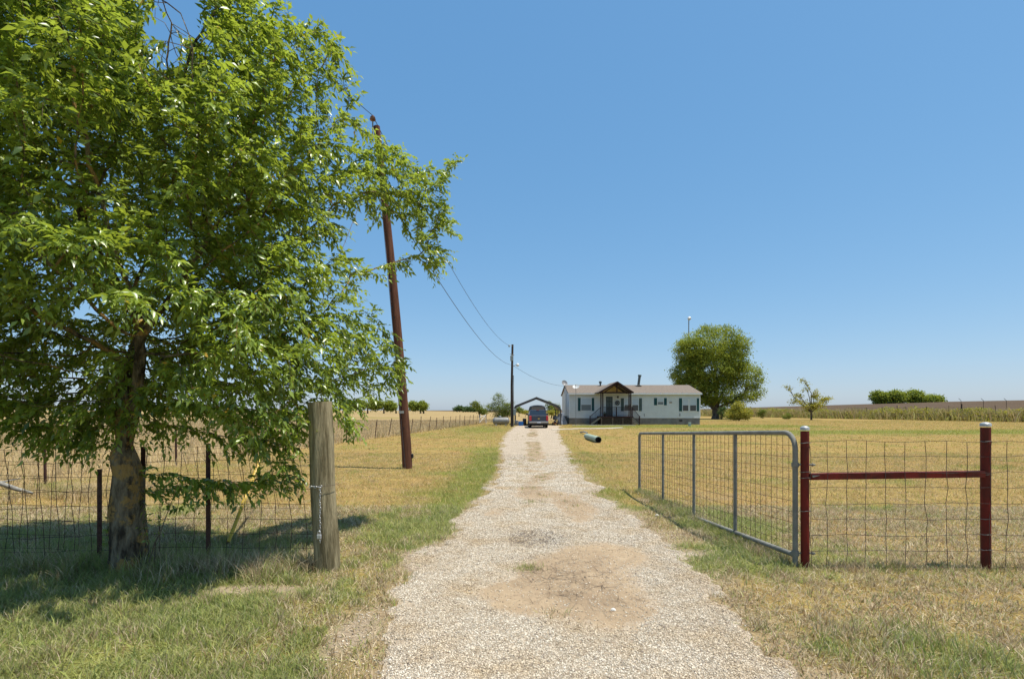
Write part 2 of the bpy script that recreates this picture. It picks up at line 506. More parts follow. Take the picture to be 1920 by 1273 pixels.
def bark(name, c1, c2, c3=None, sc=6):
    m = mat(name, c1, .95, 0, .1, col2=c2, scale=sc, bump=1.0, bscale=26, stretch=(1, 1, .3), detail=9, thr=(.40, .60))
    for n_ in m.node_tree.nodes:
        if n_.type == 'BUMP': n_.inputs['Distance'].default_value = .06
    if c3:
        nt = m.node_tree; b = nt.nodes["Principled BSDF"]
        src = b.inputs['Base Color'].links[0].from_socket
        tc = nt.nodes.new("ShaderNodeTexCoord")
        n = noise(nt, 3.4, 9, tc.outputs['Object'], .72)
        nt.links.new(mixc(nt, mrange(nt, n, .51, .56, 0, .9), src, c3), b.inputs['Base Color'])
    return m
ELMBARK_M = bark("elm_bark", (.24, .19, .125), (.045, .034, .024), (.36, .22, .075), 13)
BARK_M = bark("grey_bark", (.15, .12, .09), (.06, .045, .033), None, 3)

WOOD_M = mat("weathered_post_wood", (.40, .335, .20), .9, 0, .1, col2=(.13, .105, .055), scale=3.2, bump=.7, bscale=16, stretch=(7, 7, .55), detail=9, thr=(.36, .62))
CREO_M = mat("creosote_pole_wood", (.17, .075, .045), .9, 0, .1, col2=(.065, .03, .02), scale=2.2, bump=.6, bscale=12, stretch=(9, 9, .35), detail=8)
POLE2_M = mat("dark_pole_wood", (.085, .062, .05), .9, 0, .1, var=.5, scale=4, stretch=(6, 6, .4))
MAROON_M = mat("maroon_painted_pipe", (.165, .017, .011), .6, 0, .2, col2=(.07, .02, .012), scale=5, bump=.15, bscale=40, stretch=(1, 1, .4), thr=(.42, .68))
TPOST_M = mat("brown_steel_post", (.06, .022, .018), .7, .2, .3, col2=(.10, .05, .035), scale=9)
GALV_M = mat("galvanised_steel", (.25, .24, .20), .75, 0, .2, col2=(.155, .15, .13), scale=6, bump=.1, bscale=60)
WIRE_M = mat("rusty_wire", (.055, .042, .036), .8, .2, .3, col2=(.13, .06, .04), scale=8)
GWIRE_M = mat("galvanised_wire", (.11, .085, .075), .7, .2, .3, col2=(.07, .04, .032), scale=7)
CAP_M = mat("white_metal_cap", (.46, .46, .44), .4, .3, .5, var=.2, scale=14)
YELLOW_M = mat("yellow_plastic_guard", (.72, .48, .045), .5, 0, .4, col2=(.55, .36, .06), scale=9)
CHAIN_M = mat("zinc_chain", (.55, .55, .55), .35, .8, .5)
LOCK_M = mat("brushed_lock_steel", (.60, .60, .62), .35, .6, .5, var=.2, scale=30)
CABLE_M = mat("line_cable", (.07, .07, .075), .6, .2, .3)
PORC_M = mat("brown_porcelain", (.13, .06, .04), .25, 0, .6)
BLACK_M = mat("black_plastic", (.02, .02, .022), .5, 0, .4)
SIDING_M = mat("vinyl_siding", (.66, .665, .635), .6, 0, .3, var=.1, scale=1.4)
FASCIA_M = mat("white_trim", (.72, .72, .70), .5, 0, .3, var=.08, scale=3)
SKIRT_M = mat("grey_block_skirting", (.235, .225, .20), .95, 0, .1, var=.3, scale=2, bump=.3)
SHINGLE_M = mat("brown_shingles", (.235, .19, .15), .95, 0, .1, col2=(.15, .122, .097), scale=7, bump=.5, bscale=22, stretch=(1, 2, 2))
SHUT_M = mat("teal_shutter", (.02, .085, .085), .6, 0, .3, var=.2, scale=3)
SHUT2_M = mat("grey_green_shutter", (.085, .12, .105), .6, 0, .3, var=.2, scale=3)
BLIND_M = mat("white_blind", (.50, .54, .56), .6, 0, .2)
GLASS_M = mat("dark_window_glass", (.045, .05, .055), .12, 0, .6)
SCREEN_M = mat("grey_insect_screen", (.19, .20, .195), .7, 0, .2)
DOOR_M = mat("dark_front_door", (.03, .045, .04), .4, 0, .4)
STAIN_M = mat("dark_red_stained_wood", (.045, .021, .018), .75, 0, .2, var=.4, scale=5)
TAN_M = mat("tan_board", (.80, .58, .30), .8, 0, .2, var=.15, scale=3)
LATT_M = mat("lattice_wood", (.19, .14, .105), .85, 0, .1, var=.4, scale=5)
UNDER_M = mat("painted_deck_shade", (.06, .045, .035), 1, 0, 0)  # near-black colour painted for the shade below the porch deck
STEPW_M = mat("weathered_step_wood", (.26, .23, .19), .9, 0, .1, var=.3, scale=5)
TRUCK_M = mat("dark_slate_car_paint", (.045, .055, .075), .35, .3, .5)
TRUCKW_M = mat("tinted_car_glass", (.035, .05, .065), .08, 0, .7)
CHROME_M = mat("chrome", (.34, .34, .35), .2, 1, .5)
TAIL_M = mat("red_tail_lens", (.45, .02, .03), .25, 0, .6)
RUB_M = mat("tyre_rubber", (.02, .02, .02), .9, 0, .1)
VAN_M = mat("pale_grey_van_paint", (.42, .42, .43), .35, .2, .5)
VANDK_M = mat("dark_van_trim", (.03, .03, .032), .4, 0, .5)
PLATE_M = mat("number_plate", (.55, .57, .6), .5)
GOLD_M = mat("gold_emblem", (.55, .38, .12), .35, .6, .5)
TANK_M = mat("silver_grey_tank_paint", (.25, .25, .235), .5, .2, .4, col2=(.20, .19, .17), scale=3)
CARP_M = mat("carport_steel", (.10, .088, .075), .5, .3, .3, var=.2, scale=2)
BLUE_M = mat("blue_plastic", (.02, .14, .42), .45, 0, .4)
GREYP_M = mat("grey_plastic", (.23, .24, .25), .6, 0, .3, var=.2, scale=5)
DISH_M = mat("dish_grey", (.26, .25, .24), .5, .1, .4)
DISHW_M = mat("dish_white", (.48, .48, .45), .5, 0, .4)
STACK_M = mat("dull_stovepipe", (.12, .14, .135), .5, .5, .4, var=.3, scale=3)
CULV_M = mat("green_rolled_tube", (.24, .31, .22), .7, 0, .2, col2=(.38, .42, .33), scale=5)
CONC_M = mat("pale_concrete", (.55, .50, .41), .9, 0, .1, var=.25, scale=1.5, bump=.3)
PATH_M = mat("pale_path", (.66, .58, .44), .9, 0, .1, var=.2, scale=1.5)
ROCK_M = mat("white_limestone", (.72, .68, .60), .9, 0, .1, var=.25, scale=20, bump=.4)
PED_M = mat("pale_green_box", (.36, .43, .37), .6, 0, .3)
LOG_M = mat("grey_dead_log", (.34, .32, .28), .9, 0, .1, var=.5, scale=5, stretch=(.6, 5, 5), bump=.5)
PVC_M = mat("white_pipe_paint", (.70, .68, .62), .5, 0, .3, var=.2, scale=5)
BRUSHW_M = mat("dry_brush", (.40, .32, .22), .9, 0, .1, var=.4, scale=9)
JUNKR_M = mat("rusty_metal", (.14, .06, .035), .8, .3, .2, var=.5, scale=6)
DECK_M = mat("grey_deck_wood", (.15, .12, .10), .85, 0, .1, var=.4, scale=5)
SIGN_M = mat("brown_number_plaque", (.30, .21, .14), .6)
METER_M = mat("grey_meter_box", (.24, .27, .26), .5, .4, .4)
SOD_M = mat("lamp_glass", (.62, .64, .64), .3, 0, .5)

# siding: horizontal lap lines
def add_laps(m, per_m, axis='Z', strength=.6, dist=.02):
    nt = m.node_tree; N = nt.nodes
    geo = N.new("ShaderNodeNewGeometry"); sp = N.new("ShaderNodeSeparateXYZ"); nt.links.new(geo.outputs['Position'], sp.inputs[0])
    f = math2(nt, 'FRACT', math2(nt, 'MULTIPLY', sp.outputs[axis], per_m), 0)
    bp = N.new("ShaderNodeBump"); bp.inputs['Strength'].default_value = strength; bp.inputs['Distance'].default_value = dist
    nt.links.new(f, bp.inputs['Height']); nt.links.new(bp.outputs[0], N["Principled BSDF"].inputs['Normal'])
add_laps(SIDING_M, 5)

# ------------------------------------------------------------------ GROUND: one sheet to the horizon
def ground_sheet():
    rr = [0.25]
    while rr[-1] < 6500: rr.append(rr[-1] * 1.014 + .006)
    rr = np.array(rr)
    front = np.radians(np.linspace(-58, 58, 560))
    back = np.radians(np.linspace(58, 302, 90))[1:-1]
    th = np.concatenate([front, back])
    T, RR = np.meshgrid(th, rr)
    X = RR * np.sin(T); Y = RR * np.cos(T)
    n = len(th)
    Z = terr(X, Y)
    V = np.stack([X, Y, Z], -1).reshape(-1, 3)
    i, j = np.meshgrid(np.arange(len(rr) - 1), np.arange(n), indexing='ij')
    a = i * n + j; b = i * n + (j + 1) % n
    F = np.stack([a, b, b + n, a + n], -1).reshape(-1, 4)[:, ::-1]
    # centre fan as quads avoided: close with a tiny ring centre
    c = len(V)
    V = np.vstack([V, [[0, 0, 0]]])
    xs, ys = V[:, 0], V[:, 1]
    fld = ss(0, -.5, xs - FENCE(ys)) * ss(-60, 0, ys)
    fld = np.maximum(fld, ss(62, 75, ys) * ss(30, 18, xs))
    plow = ss(3, 8, xs - HEDGE(ys)) * (ys > 0)
    o = npmesh("ground", V, F, GROUND_M, attrs=dict(green=green(xs, ys), field=fld, plow=plow, soil=soil(xs, ys)), smooth=True)
    tri = [(j, (j + 1) % n, c) for j in range(n)]
    tag(o, 'sun-dried golden lawn and fields with green patches', None, kind='structure')
    return o
ground_sheet()

# ------------------------------------------------------------------ DRIVEWAY: a thin layer of crushed stone lying on the ground
def driveway():
    rows = [2.0]
    while rows[-1] < 53: rows.append(rows[-1] * 1.0065 + .004)
    rows = np.array(rows)
    u = np.linspace(0, 1, 150)
    V = []; 
    L = np.interp(rows, DY, DL) - .9; Rr = np.interp(rows, DY, DR) + .9
    X = L[:, None] + (Rr - L)[:, None] * u[None]; Y = np.repeat(rows[:, None], len(u), 1)
    g = gravel(X, Y)
    Z = terr(X, Y) + .002 + .013 * ss(.15, .8, g) + (fbm(X, Y, 9, 3, 91) - .5) * .018 * ss(.4, 1, g)
    n = len(u)
    i, j = np.meshgrid(np.arange(len(rows) - 1), np.arange(n - 1), indexing='ij')
    a = (i * n + j)
    F = np.stack([a, a + 1, a + n + 1, a + n], -1).reshape(-1, 4)
    gm = (g[:-1, :-1] + g[1:, :-1] + g[:-1, 1:] + g[1:, 1:]) / 4
    keep = (gm > .22).ravel()
    F = F[keep]
    used, inv = np.unique(F, return_inverse=True); F = inv.reshape(F.shape)
    V = np.stack([X, Y, Z], -1).reshape(-1, 3)[used]
    xs, ys = V[:, 0], V[:, 1]
    dk = .95 * blob(xs, ys, .30, 6.4, .42, .5) + .4 * blob(xs, ys, .2, 17, .6, 2)
    o = npmesh("driveway", V, F, GRAVEL_M, attrs=dict(dirt=dirt(xs, ys), dark=dk), smooth=True)
    tag(o, 'pale crushed stone driveway running straight to the carport', None, kind='structure')
driveway()

# ------------------------------------------------------------------ loose stones
def stones(n, y0, y1, smin, smax, name, label):
    u = RNG.random(n * 3)
    Y = y0 * (y1 / y0) ** u
    L = np.interp(Y, DY, DL) - .9; Rr = np.interp(Y, DY, DR) + .9
    X = L + (Rr - L) * RNG.random(len(Y))
    g = gravel(X, Y); d = dirt(X, Y)
    p = np.maximum(ss(.05, .9, g) * (1 - .9 * ss(.16, .38, d)) * ss(20, 11, Y), .10 * ss(.2, .6, soil(X, Y)) * (Y < 8))
    k = RNG.random(len(Y)) < p
    X, Y = X[k][:n], Y[k][:n]
    g = gravel(X, Y)
    m = len(X)
    Z = terr(X, Y) + .003 + .013 * ss(.15, .8, g) + (fbm(X, Y, 9, 3, 91) - .5) * .018 * ss(.4, 1, g)
    s = smin + (smax - smin) * RNG.random(m) ** 2.5
    s *= (1 + .08 * np.maximum(0, Y - 5))
    base = np.array([[1, 0, 0], [-1, 0, 0], [0, 1, 0], [0, -1, 0], [0, 0, 1], [0, 0, -1.]])
    F0 = np.array([[0, 2, 4], [2, 1, 4], [1, 3, 4], [3, 0, 4], [2, 0, 5], [1, 2, 5], [3, 1, 5], [0, 3, 5]])
    vv = base[None] * (.55 + .75 * RNG.random((m, 6, 1)))
    vv = vv * (np.array([1, 1, .62])[None, None])
    vv = vv + (RNG.random((m, 6, 3)) - .5) * .5
    a = RNG.random(m) * 6.283
    ca, sa = np.cos(a)[:, None], np.sin(a)[:, None]
    vx = vv[..., 0] * ca - vv[..., 1] * sa; vy = vv[..., 0] * sa + vv[..., 1] * ca
    V = np.stack([vx, vy, vv[..., 2]], -1) * s[:, None, None] * .5 + np.stack([X, Y, Z], -1)[:, None]
    F = F0[None] + (np.arange(m) * 6)[:, None, None]
    rnd = np.repeat(RNG.random(m), 6)
    mt = bpy.data.materials.new("loose_stone"); mt.use_nodes = True
    nt = mt.node_tree; b = nt.nodes["Principled BSDF"]; b.inputs['Roughness'].default_value = .9
    b.inputs['Specular IOR Level'].default_value = .1
    r = attr(nt.nodes, "rnd")
    c = mixc(nt, mrange(nt, r, 0, .8), (.80, .715, .58), (.36, .295, .21))
    c = mixc(nt, mrange(nt, r, .88, .97), c, (.24, .20, .165))
    geo = nt.nodes.new("ShaderNodeNewGeometry"); nn_ = noise(nt, 1.5, 5, geo.outputs['Position'], .65)
    mu = nt.nodes.new("ShaderNodeMix"); mu.data_type = 'RGBA'; mu.blend_type = 'MULTIPLY'
    nt.links.new(mrange(nt, nn_, .45, .66, 0, .85), mu.inputs[0]); nt.links.new(c, mu.inputs[6]); mu.inputs[7].default_value = (.78, .66, .49, 1)
    nt.links.new(mu.outputs[2], b.inputs['Base Color'])
    o = npmesh(name, V.reshape(-1, 3), F.reshape(-1, 3), mt, attrs=dict(rnd=rnd))
    tag(o, label, 'gravel', kind='stuff')
stones(210000, 2.6, 20, .007, .021, "loose_gravel", 'loose pale gravel stones spread over the driveway')

# ------------------------------------------------------------------ grass
def blades(name, X, Y, hgt, wid, gr, m, label, cat='grass', lean=.5, seg2=True, dz=0, leanvec=None):
    n = len(X)
    Z = terr(X, Y) - .004 + dz
    a = RNG.random(n) * 6.283
    px, py = np.cos(a), np.sin(a)           # width direction
    b = RNG.random(n) * 6.283
    ln = hgt * lean * (.25 + 1.1 * RNG.random(n))
    dx, dy = np.cos(b) * ln, np.sin(b) * ln
    if leanvec is not None: dx = dx + leanvec[0] * hgt; dy = dy + leanvec[1] * hgt
    rise = np.sqrt(np.maximum(hgt ** 2 - (dx * dx + dy * dy) * .6, (hgt * .25) ** 2))
    P = np.stack([X, Y, Z], -1); W = np.stack([px, py, px * 0], -1) * (wid / 2)[:, None]
    tip = P + np.stack([dx, dy, rise], -1)
    if seg2:
        mid = P + np.stack([dx * .35, dy * .35, rise * .6], -1)
        V = np.stack([P - W, P + W, mid - W * .8, mid + W * .8, tip], 1)
        F0 = np.array([[0, 1, 3], [0, 3, 2], [2, 3, 4]]); k = 5
    else:
        V = np.stack([P - W, P + W, tip], 1); F0 = np.array([[0, 1, 2]]); k = 3
    F = F0[None] + (np.arange(n) * k)[:, None, None]
    o = npmesh(name, V.reshape(-1, 3), F.reshape(-1, 3), m, attrs=dict(gr=np.repeat(gr, k), rnd=np.repeat(RNG.random(n), k)))
    return tag(o, label, cat, kind='stuff')

def scatter(n, y0, y1, half, power=1.0):
    # uniform per ground area between y0..y1 inside |x| < half*y + 1
    u = RNG.random(n)
    Y = np.sqrt(y0 ** 2 + (y1 ** 2 - y0 ** 2) * u)
    X = (RNG.random(n) * 2 - 1) * (half * Y + .6)
    return X, Y

def off_drive(X, Y, base=1.0):
    g = gravel(X, Y); e = edge_d(X, Y); s = soil(X, Y)
    p = (1 - ss(.1, .55, g)) * (1 - .8 * ss(.3, .7, s)) * base
    mid = np.interp(Y, DY, (DL + DR) / 2)
    p = np.maximum(p, .10 * ss(.35, .8, dirt(X, Y)) * (Y > 8))
    return p

CLUMP = lambda X, Y: ss(.38, .66, fbm(X, Y, 7, 2, 101))
# near short turf
for nm, nn, y0, y1, h0, w0, seg, lb in (
        ("short_grass", 640000, 2.4, 8.5, .045, .0062, True, 'short dry and green grass blades of the roadside verge'),
        ("lawn_grass", 560000, 8.5, 19, .055, .0105, False, 'mown golden lawn grass beyond the fence line'),
        ("distant_lawn_grass", 620000, 19, 78, .09, .026, False, 'thin yellowed lawn grass around the house')):
    X, Y = scatter(nn, y0, y1, 1.12)
    p = off_drive(X, Y) * (.35 + .65 * CLUMP(X, Y))
    p = p * np.where(X < FENCE(Y), .3, 1)
    k = RNG.random(len(X)) < p
    X, Y = X[k], Y[k]
    g = green(X, Y)
    pat = fbm(X, Y, 5.5, 3, 131)
    gp_ = ss(.38, .62, g * .9 + (pat - .5) * .9 + .04)
    gr = (RNG.random(len(X)) < .20 + gp_ * .72).astype(float) * (.55 + .45 * RNG.random(len(X)))
    h = h0 * (.5 + RNG.random(len(X))) * (1 + .9 * g)
    if nm == "distant_lawn_grass": h *= .8
    blades(nm, X, Y, h, w0 * (.6 + .8 * RNG.random(len(X))), gr, dict(short_grass=BLADE_M, lawn_grass=LAWN_M, distant_lawn_grass=FAR_M)[nm], lb, lean=1.5, seg2=seg)

# taller tufts in front: left verge and fence bases
def tufts(name, centres, per, hmin, hmax, spread, grn, label, m=BLADE_M, wid=.005):
    XS = []; YS = []; HS = []; G = []
    for (x, y) in centres:
        k = int(per * (.5 + RNG.random()))
        s = spread * (.4 + RNG.random())
        XS.append(x + RNG.normal(0, s, k)); YS.append(y + RNG.normal(0, s, k))
        H = hmin + (hmax - hmin) * RNG.random()
        HS.append(H * (.45 + .75 * RNG.random(k)))
        gg = np.clip(grn + RNG.normal(0, .2) + (float(fbm(np.array([x]), np.array([y]), 3.0, 3, 131)[0]) - .5) * 2.4, 0, 1)
        G.append((RNG.random(k) < gg) * (.6 + .4 * RNG.random(k)))
    X = np.concatenate(XS); Y = np.concatenate(YS)
    return blades(name, X, Y, np.concatenate(HS), wid * (.7 + .7 * RNG.random(len(X))), np.concatenate(G), m, label, lean=.75)

c = []
while len(c) < 1500:      # left verge
    y = 2.6 * (6.2 / 2.6) ** random.random(); x = random.uniform(-1.15 * y - .4, -.95)
    if gravel(np.array([x]), np.array([y]))[0] > .12: continue
    if soil(np.array([x]), np.array([y]))[0] > .45: continue
    if random.random() < (green(np.array([x]), np.array([y]))[0] + .1) * float(ss(.42, .6, fbm(np.array([x]), np.array([y]), 3.0, 3, 131))[0]): c.append((x, y))
tufts("verge_grass", c, 50, .03, .10, .05, .52, 'ankle-high green and straw grass of the left verge')
c = [(random.uniform(-7.5, -1.95), random.gauss(5.1, .16)) for _ in range(420)]
tufts("fence_foot_grass", c, 55, .12, .26, .06, .62, 'tall shaded grass along the foot of the left fence')
c = [(random.uniform(2.9, 7.6), random.gauss(5.17, .07)) for _ in range(120)]
tufts("straw_along_fence", c, 22, .04, .15, .07, .3, 'dry straw and weeds along the foot of the right fence', STRAW_M)
c = []
for _ in range(260):
    t = random.random(); c.append((2.86 - .34 * t + random.gauss(0, .07), 5.25 + 4.7 * t + random.gauss(0, .12)))
for _ in range(90):
    c.append((random.gauss(2.6, .5), random.gauss(3.35, .3)))
tufts("gate_foot_grass", c, 30, .05, .14, .07, .6, 'green and dry tufts under the swung-open gate')
c = [(.15 + random.gauss(0, .045), 5.15 + random.gauss(0, .05)) for _ in range(12)] + [(.3 + random.gauss(0, .06), 4.0 + random.gauss(0, .03)) for _ in range(5)] + [(.33 + random.gauss(0, .1), 8.8 + random.gauss(0, .1)) for _ in range(10)]
c += [(random.uniform(-.1, .7), random.uniform(10, 17)) for _ in range(40)] + [(random.uniform(0, 1.4), random.uniform(17, 35)) for _ in range(60)]
for _ in range(5000):
    y = random.uniform(8.5, 40); m_ = float(np.interp(y, DY, (DL + DR) / 2)); x = random.gauss(m_, .42)
    if dirt(np.array([x]), np.array([y]))[0] > .42: c.append((x, y))
    if len(c) > 420: break
tufts("driveway_weeds", c, 22, .03, .08, .05, .5, 'small grassy weeds growing in the middle of the driveway')
c = [(random.uniform(.1, 1.1), random.uniform(4.0, 5.5)) for _ in range(60)] + [(random.gauss(.55, .25), random.gauss(4.9, .2)) for _ in range(40)] + [(random.gauss(.3, .3), random.gauss(6.4, .3)) for _ in range(60)]
XL = np.array([q[0] for q in c for _ in range(5)]) + RNG.normal(0, .06, 5 * len(c)); YL = np.array([q[1] for q in c for _ in range(5)]) + RNG.normal(0, .06, 5 * len(c))
blades("twig_litter", XL, YL, RNG.uniform(.03, .11, len(XL)), RNG.uniform(.003, .007, len(XL)), np.zeros(len(XL)), blade_material("dark_litter", (.12, .08, .05), (.05, .035, .03), (.1, .1, .03), (.1, .1, .03), .05), 'dark dry twigs and grass litter scattered on the driveway', 'litter', lean=3.0, seg2=False, dz=.018)
# dry pasture left: tall straw beyond the far wire fence
X, Y = scatter(260000, 9, 75, 1.1)
X = -np.abs(X)
k = (X < FENCE(Y) + .35 * RNG.random(len(X))) & (RNG.random(len(X)) < .35 + .65 * CLUMP(X * .3, Y * .3))
X, Y = X[k], Y[k]
nearf = np.exp(-((X - FENCE(Y)) / 1.2) ** 2)
h = (.14 + .2 * RNG.random(len(X))) * (1 + .9 * nearf)
blades("pasture_grass", X, Y, h, (.008 + .0007 * Y) * (.5 + RNG.random(len(X))), (RNG.random(len(X)) < .5 * green(X, Y)) * .8, STRAW_M, 'pale dry pasture grass beyond the far left wire fence', lean=.7, seg2=False)

# ------------------------------------------------------------------ big tree: space colonisation
def in_poly(x, y, poly):
    x = np.asarray(x); y = np.asarray(y)
    inside = np.zeros(x.shape, bool); n = len(poly)
    for i in range(n):
        x1, y1 = poly[i]; x2, y2 = poly[(i + 1) % n]
        cnd = ((y1 > y) != (y2 > y)) & (x < (x2 - x1) * (y - y1) / (y2 - y1 + 1e-12) + x1)
        inside ^= cnd
    return inside

def poly_dist(x, y, poly):
    d = np.full(x.shape, 1e9); n = len(poly)
    for i in range(n):
        ax, ay = poly[i]; bx, by = poly[(i + 1) % n]
        vx, vy = bx - ax, by - ay
        t = np.clip(((x - ax) * vx + (y - ay) * vy) / (vx * vx + vy * vy), 0, 1)
        d = np.minimum(d, np.hypot(x - ax - t * vx, y - ay - t * vy))
    return d

def colonise(att, nodes, parents, step=.13, infl=.9, kill=.24, iters=90, grav=-.06):
    P = [np.array(p, float) for p in nodes]; par = list(parents)
    att = att.copy()
    kidpos = {}
    near = np.full(len(att), -1); nd = np.full(len(att), 1e9)
    def upd(start):
        Q = np.array(P[start:])
        for s0 in range(0, len(Q), 400):
            q = Q[s0:s0 + 400]
            d = np.linalg.norm(att[:, None] - q[None], axis=2)
            j = d.argmin(1); dm = d[np.arange(len(att)), j]
            b = dm < nd
            nd[b] = dm[b]; near[b] = j[b] + start + s0
    upd(0)
    for it in range(iters):
        act = nd < infl if it > 12 else nd < 1e9
        if not act.any(): break
        src = near[act]; dirs = att[act] - np.array(P)[src]
        dirs /= np.linalg.norm(dirs, axis=1)[:, None] + 1e-9
        acc = {}
        for s_, d_ in zip(src, dirs):
            if s_ in acc: acc[s_] += d_
            else: acc[s_] = d_.copy()
        start = len(P)
        for s_, d_ in acc.items():
            d_ = d_ / (np.linalg.norm(d_) + 1e-9) + RNG.normal(0, .13, 3) + np.array([0, 0, grav])
            d_ /= np.linalg.norm(d_)
            q_ = P[s_] + d_ * step
            if any(np.linalg.norm(q_ - c_) < step * .45 for c_ in kidpos.get(s_, ())): continue
            kidpos.setdefault(s_, []).append(q_)
            if len(kidpos[s_]) > 4: continue
            P.append(q_); par.append(int(s_))
        if len(P) == start: break
        upd(start)
        keep = nd > kill
        att = att[keep]; near = near[keep]; nd = nd[keep]
        if len(att) == 0: break
    return np.array(P), par

def limb_mesh(P, par, rad, n_side=6, minr=0.0, nearest_r=None):
    n = len(P); kids = [[] for _ in range(n)]
    for i, p in enumerate(par):
        if p >= 0: kids[p].append(i)
    mb = MB()
    starts = [(i, -1) for i, p in enumerate(par) if p < 0]
    stack = starts
    while stack:
        s_, prev = stack.pop()
        chain = ([prev] if prev >= 0 else []) + [s_]
        cur = s_
        while kids[cur]:
            ks = sorted(kids[cur], key=lambda q: -rad[q])
            for q in ks[1:]: stack.append((q, cur))
            cur = ks[0]; chain.append(cur)
        if len(chain) < 2: continue
        rr = [rad[q] for q in chain]
        if prev >= 0: rr[0] = rr[1]
        ns = 12 if max(rr) > .06 else (7 if max(rr) > .02 else 4)
        mb.tube([P[q] for q in chain], rr, ns)
    return mb

def leaves(base, direc, size, wid, rnd_group=None, curl=.25):
    n = len(base)
    d = direc / (np.linalg.norm(direc, axis=1)[:, None] + 1e-9)
    up = np.array([0, 0, 1.]) + RNG.normal(0, .55, (n, 3))
    s = np.cross(d, up); s /= np.linalg.norm(s, axis=1)[:, None] + 1e-9
    nn = np.cross(s, d)
    L = size[:, None]; W = (size * wid)[:, None] * .5
    tip = base + d * L - nn * L * curl
    ml = base + d * L * .42 + s * W + nn * L * .06; mr = base + d * L * .42 - s * W + nn * L * .06
    mc = base + d * L * .45 - nn * L * .03
    V = np.stack([base, ml, mr, mc, tip], 1).reshape(-1, 3)
    F0 = np.array([[0, 2, 3], [0, 3, 1], [2, 4, 3], [3, 4, 1]])
    F = (F0[None] + (np.arange(n) * 5)[:, None, None]).reshape(-1, 3)
    return V, F

def pipe_radii(P, par, tip=.003, ex=2.35):
    n = len(P); acc = np.zeros(n); rad = np.zeros(n)
    for i in range(n - 1, -1, -1):
        rad[i] = max(tip, acc[i] ** (1 / ex))
        if par[i] >= 0: acc[par[i]] += rad[i] ** ex
    return rad

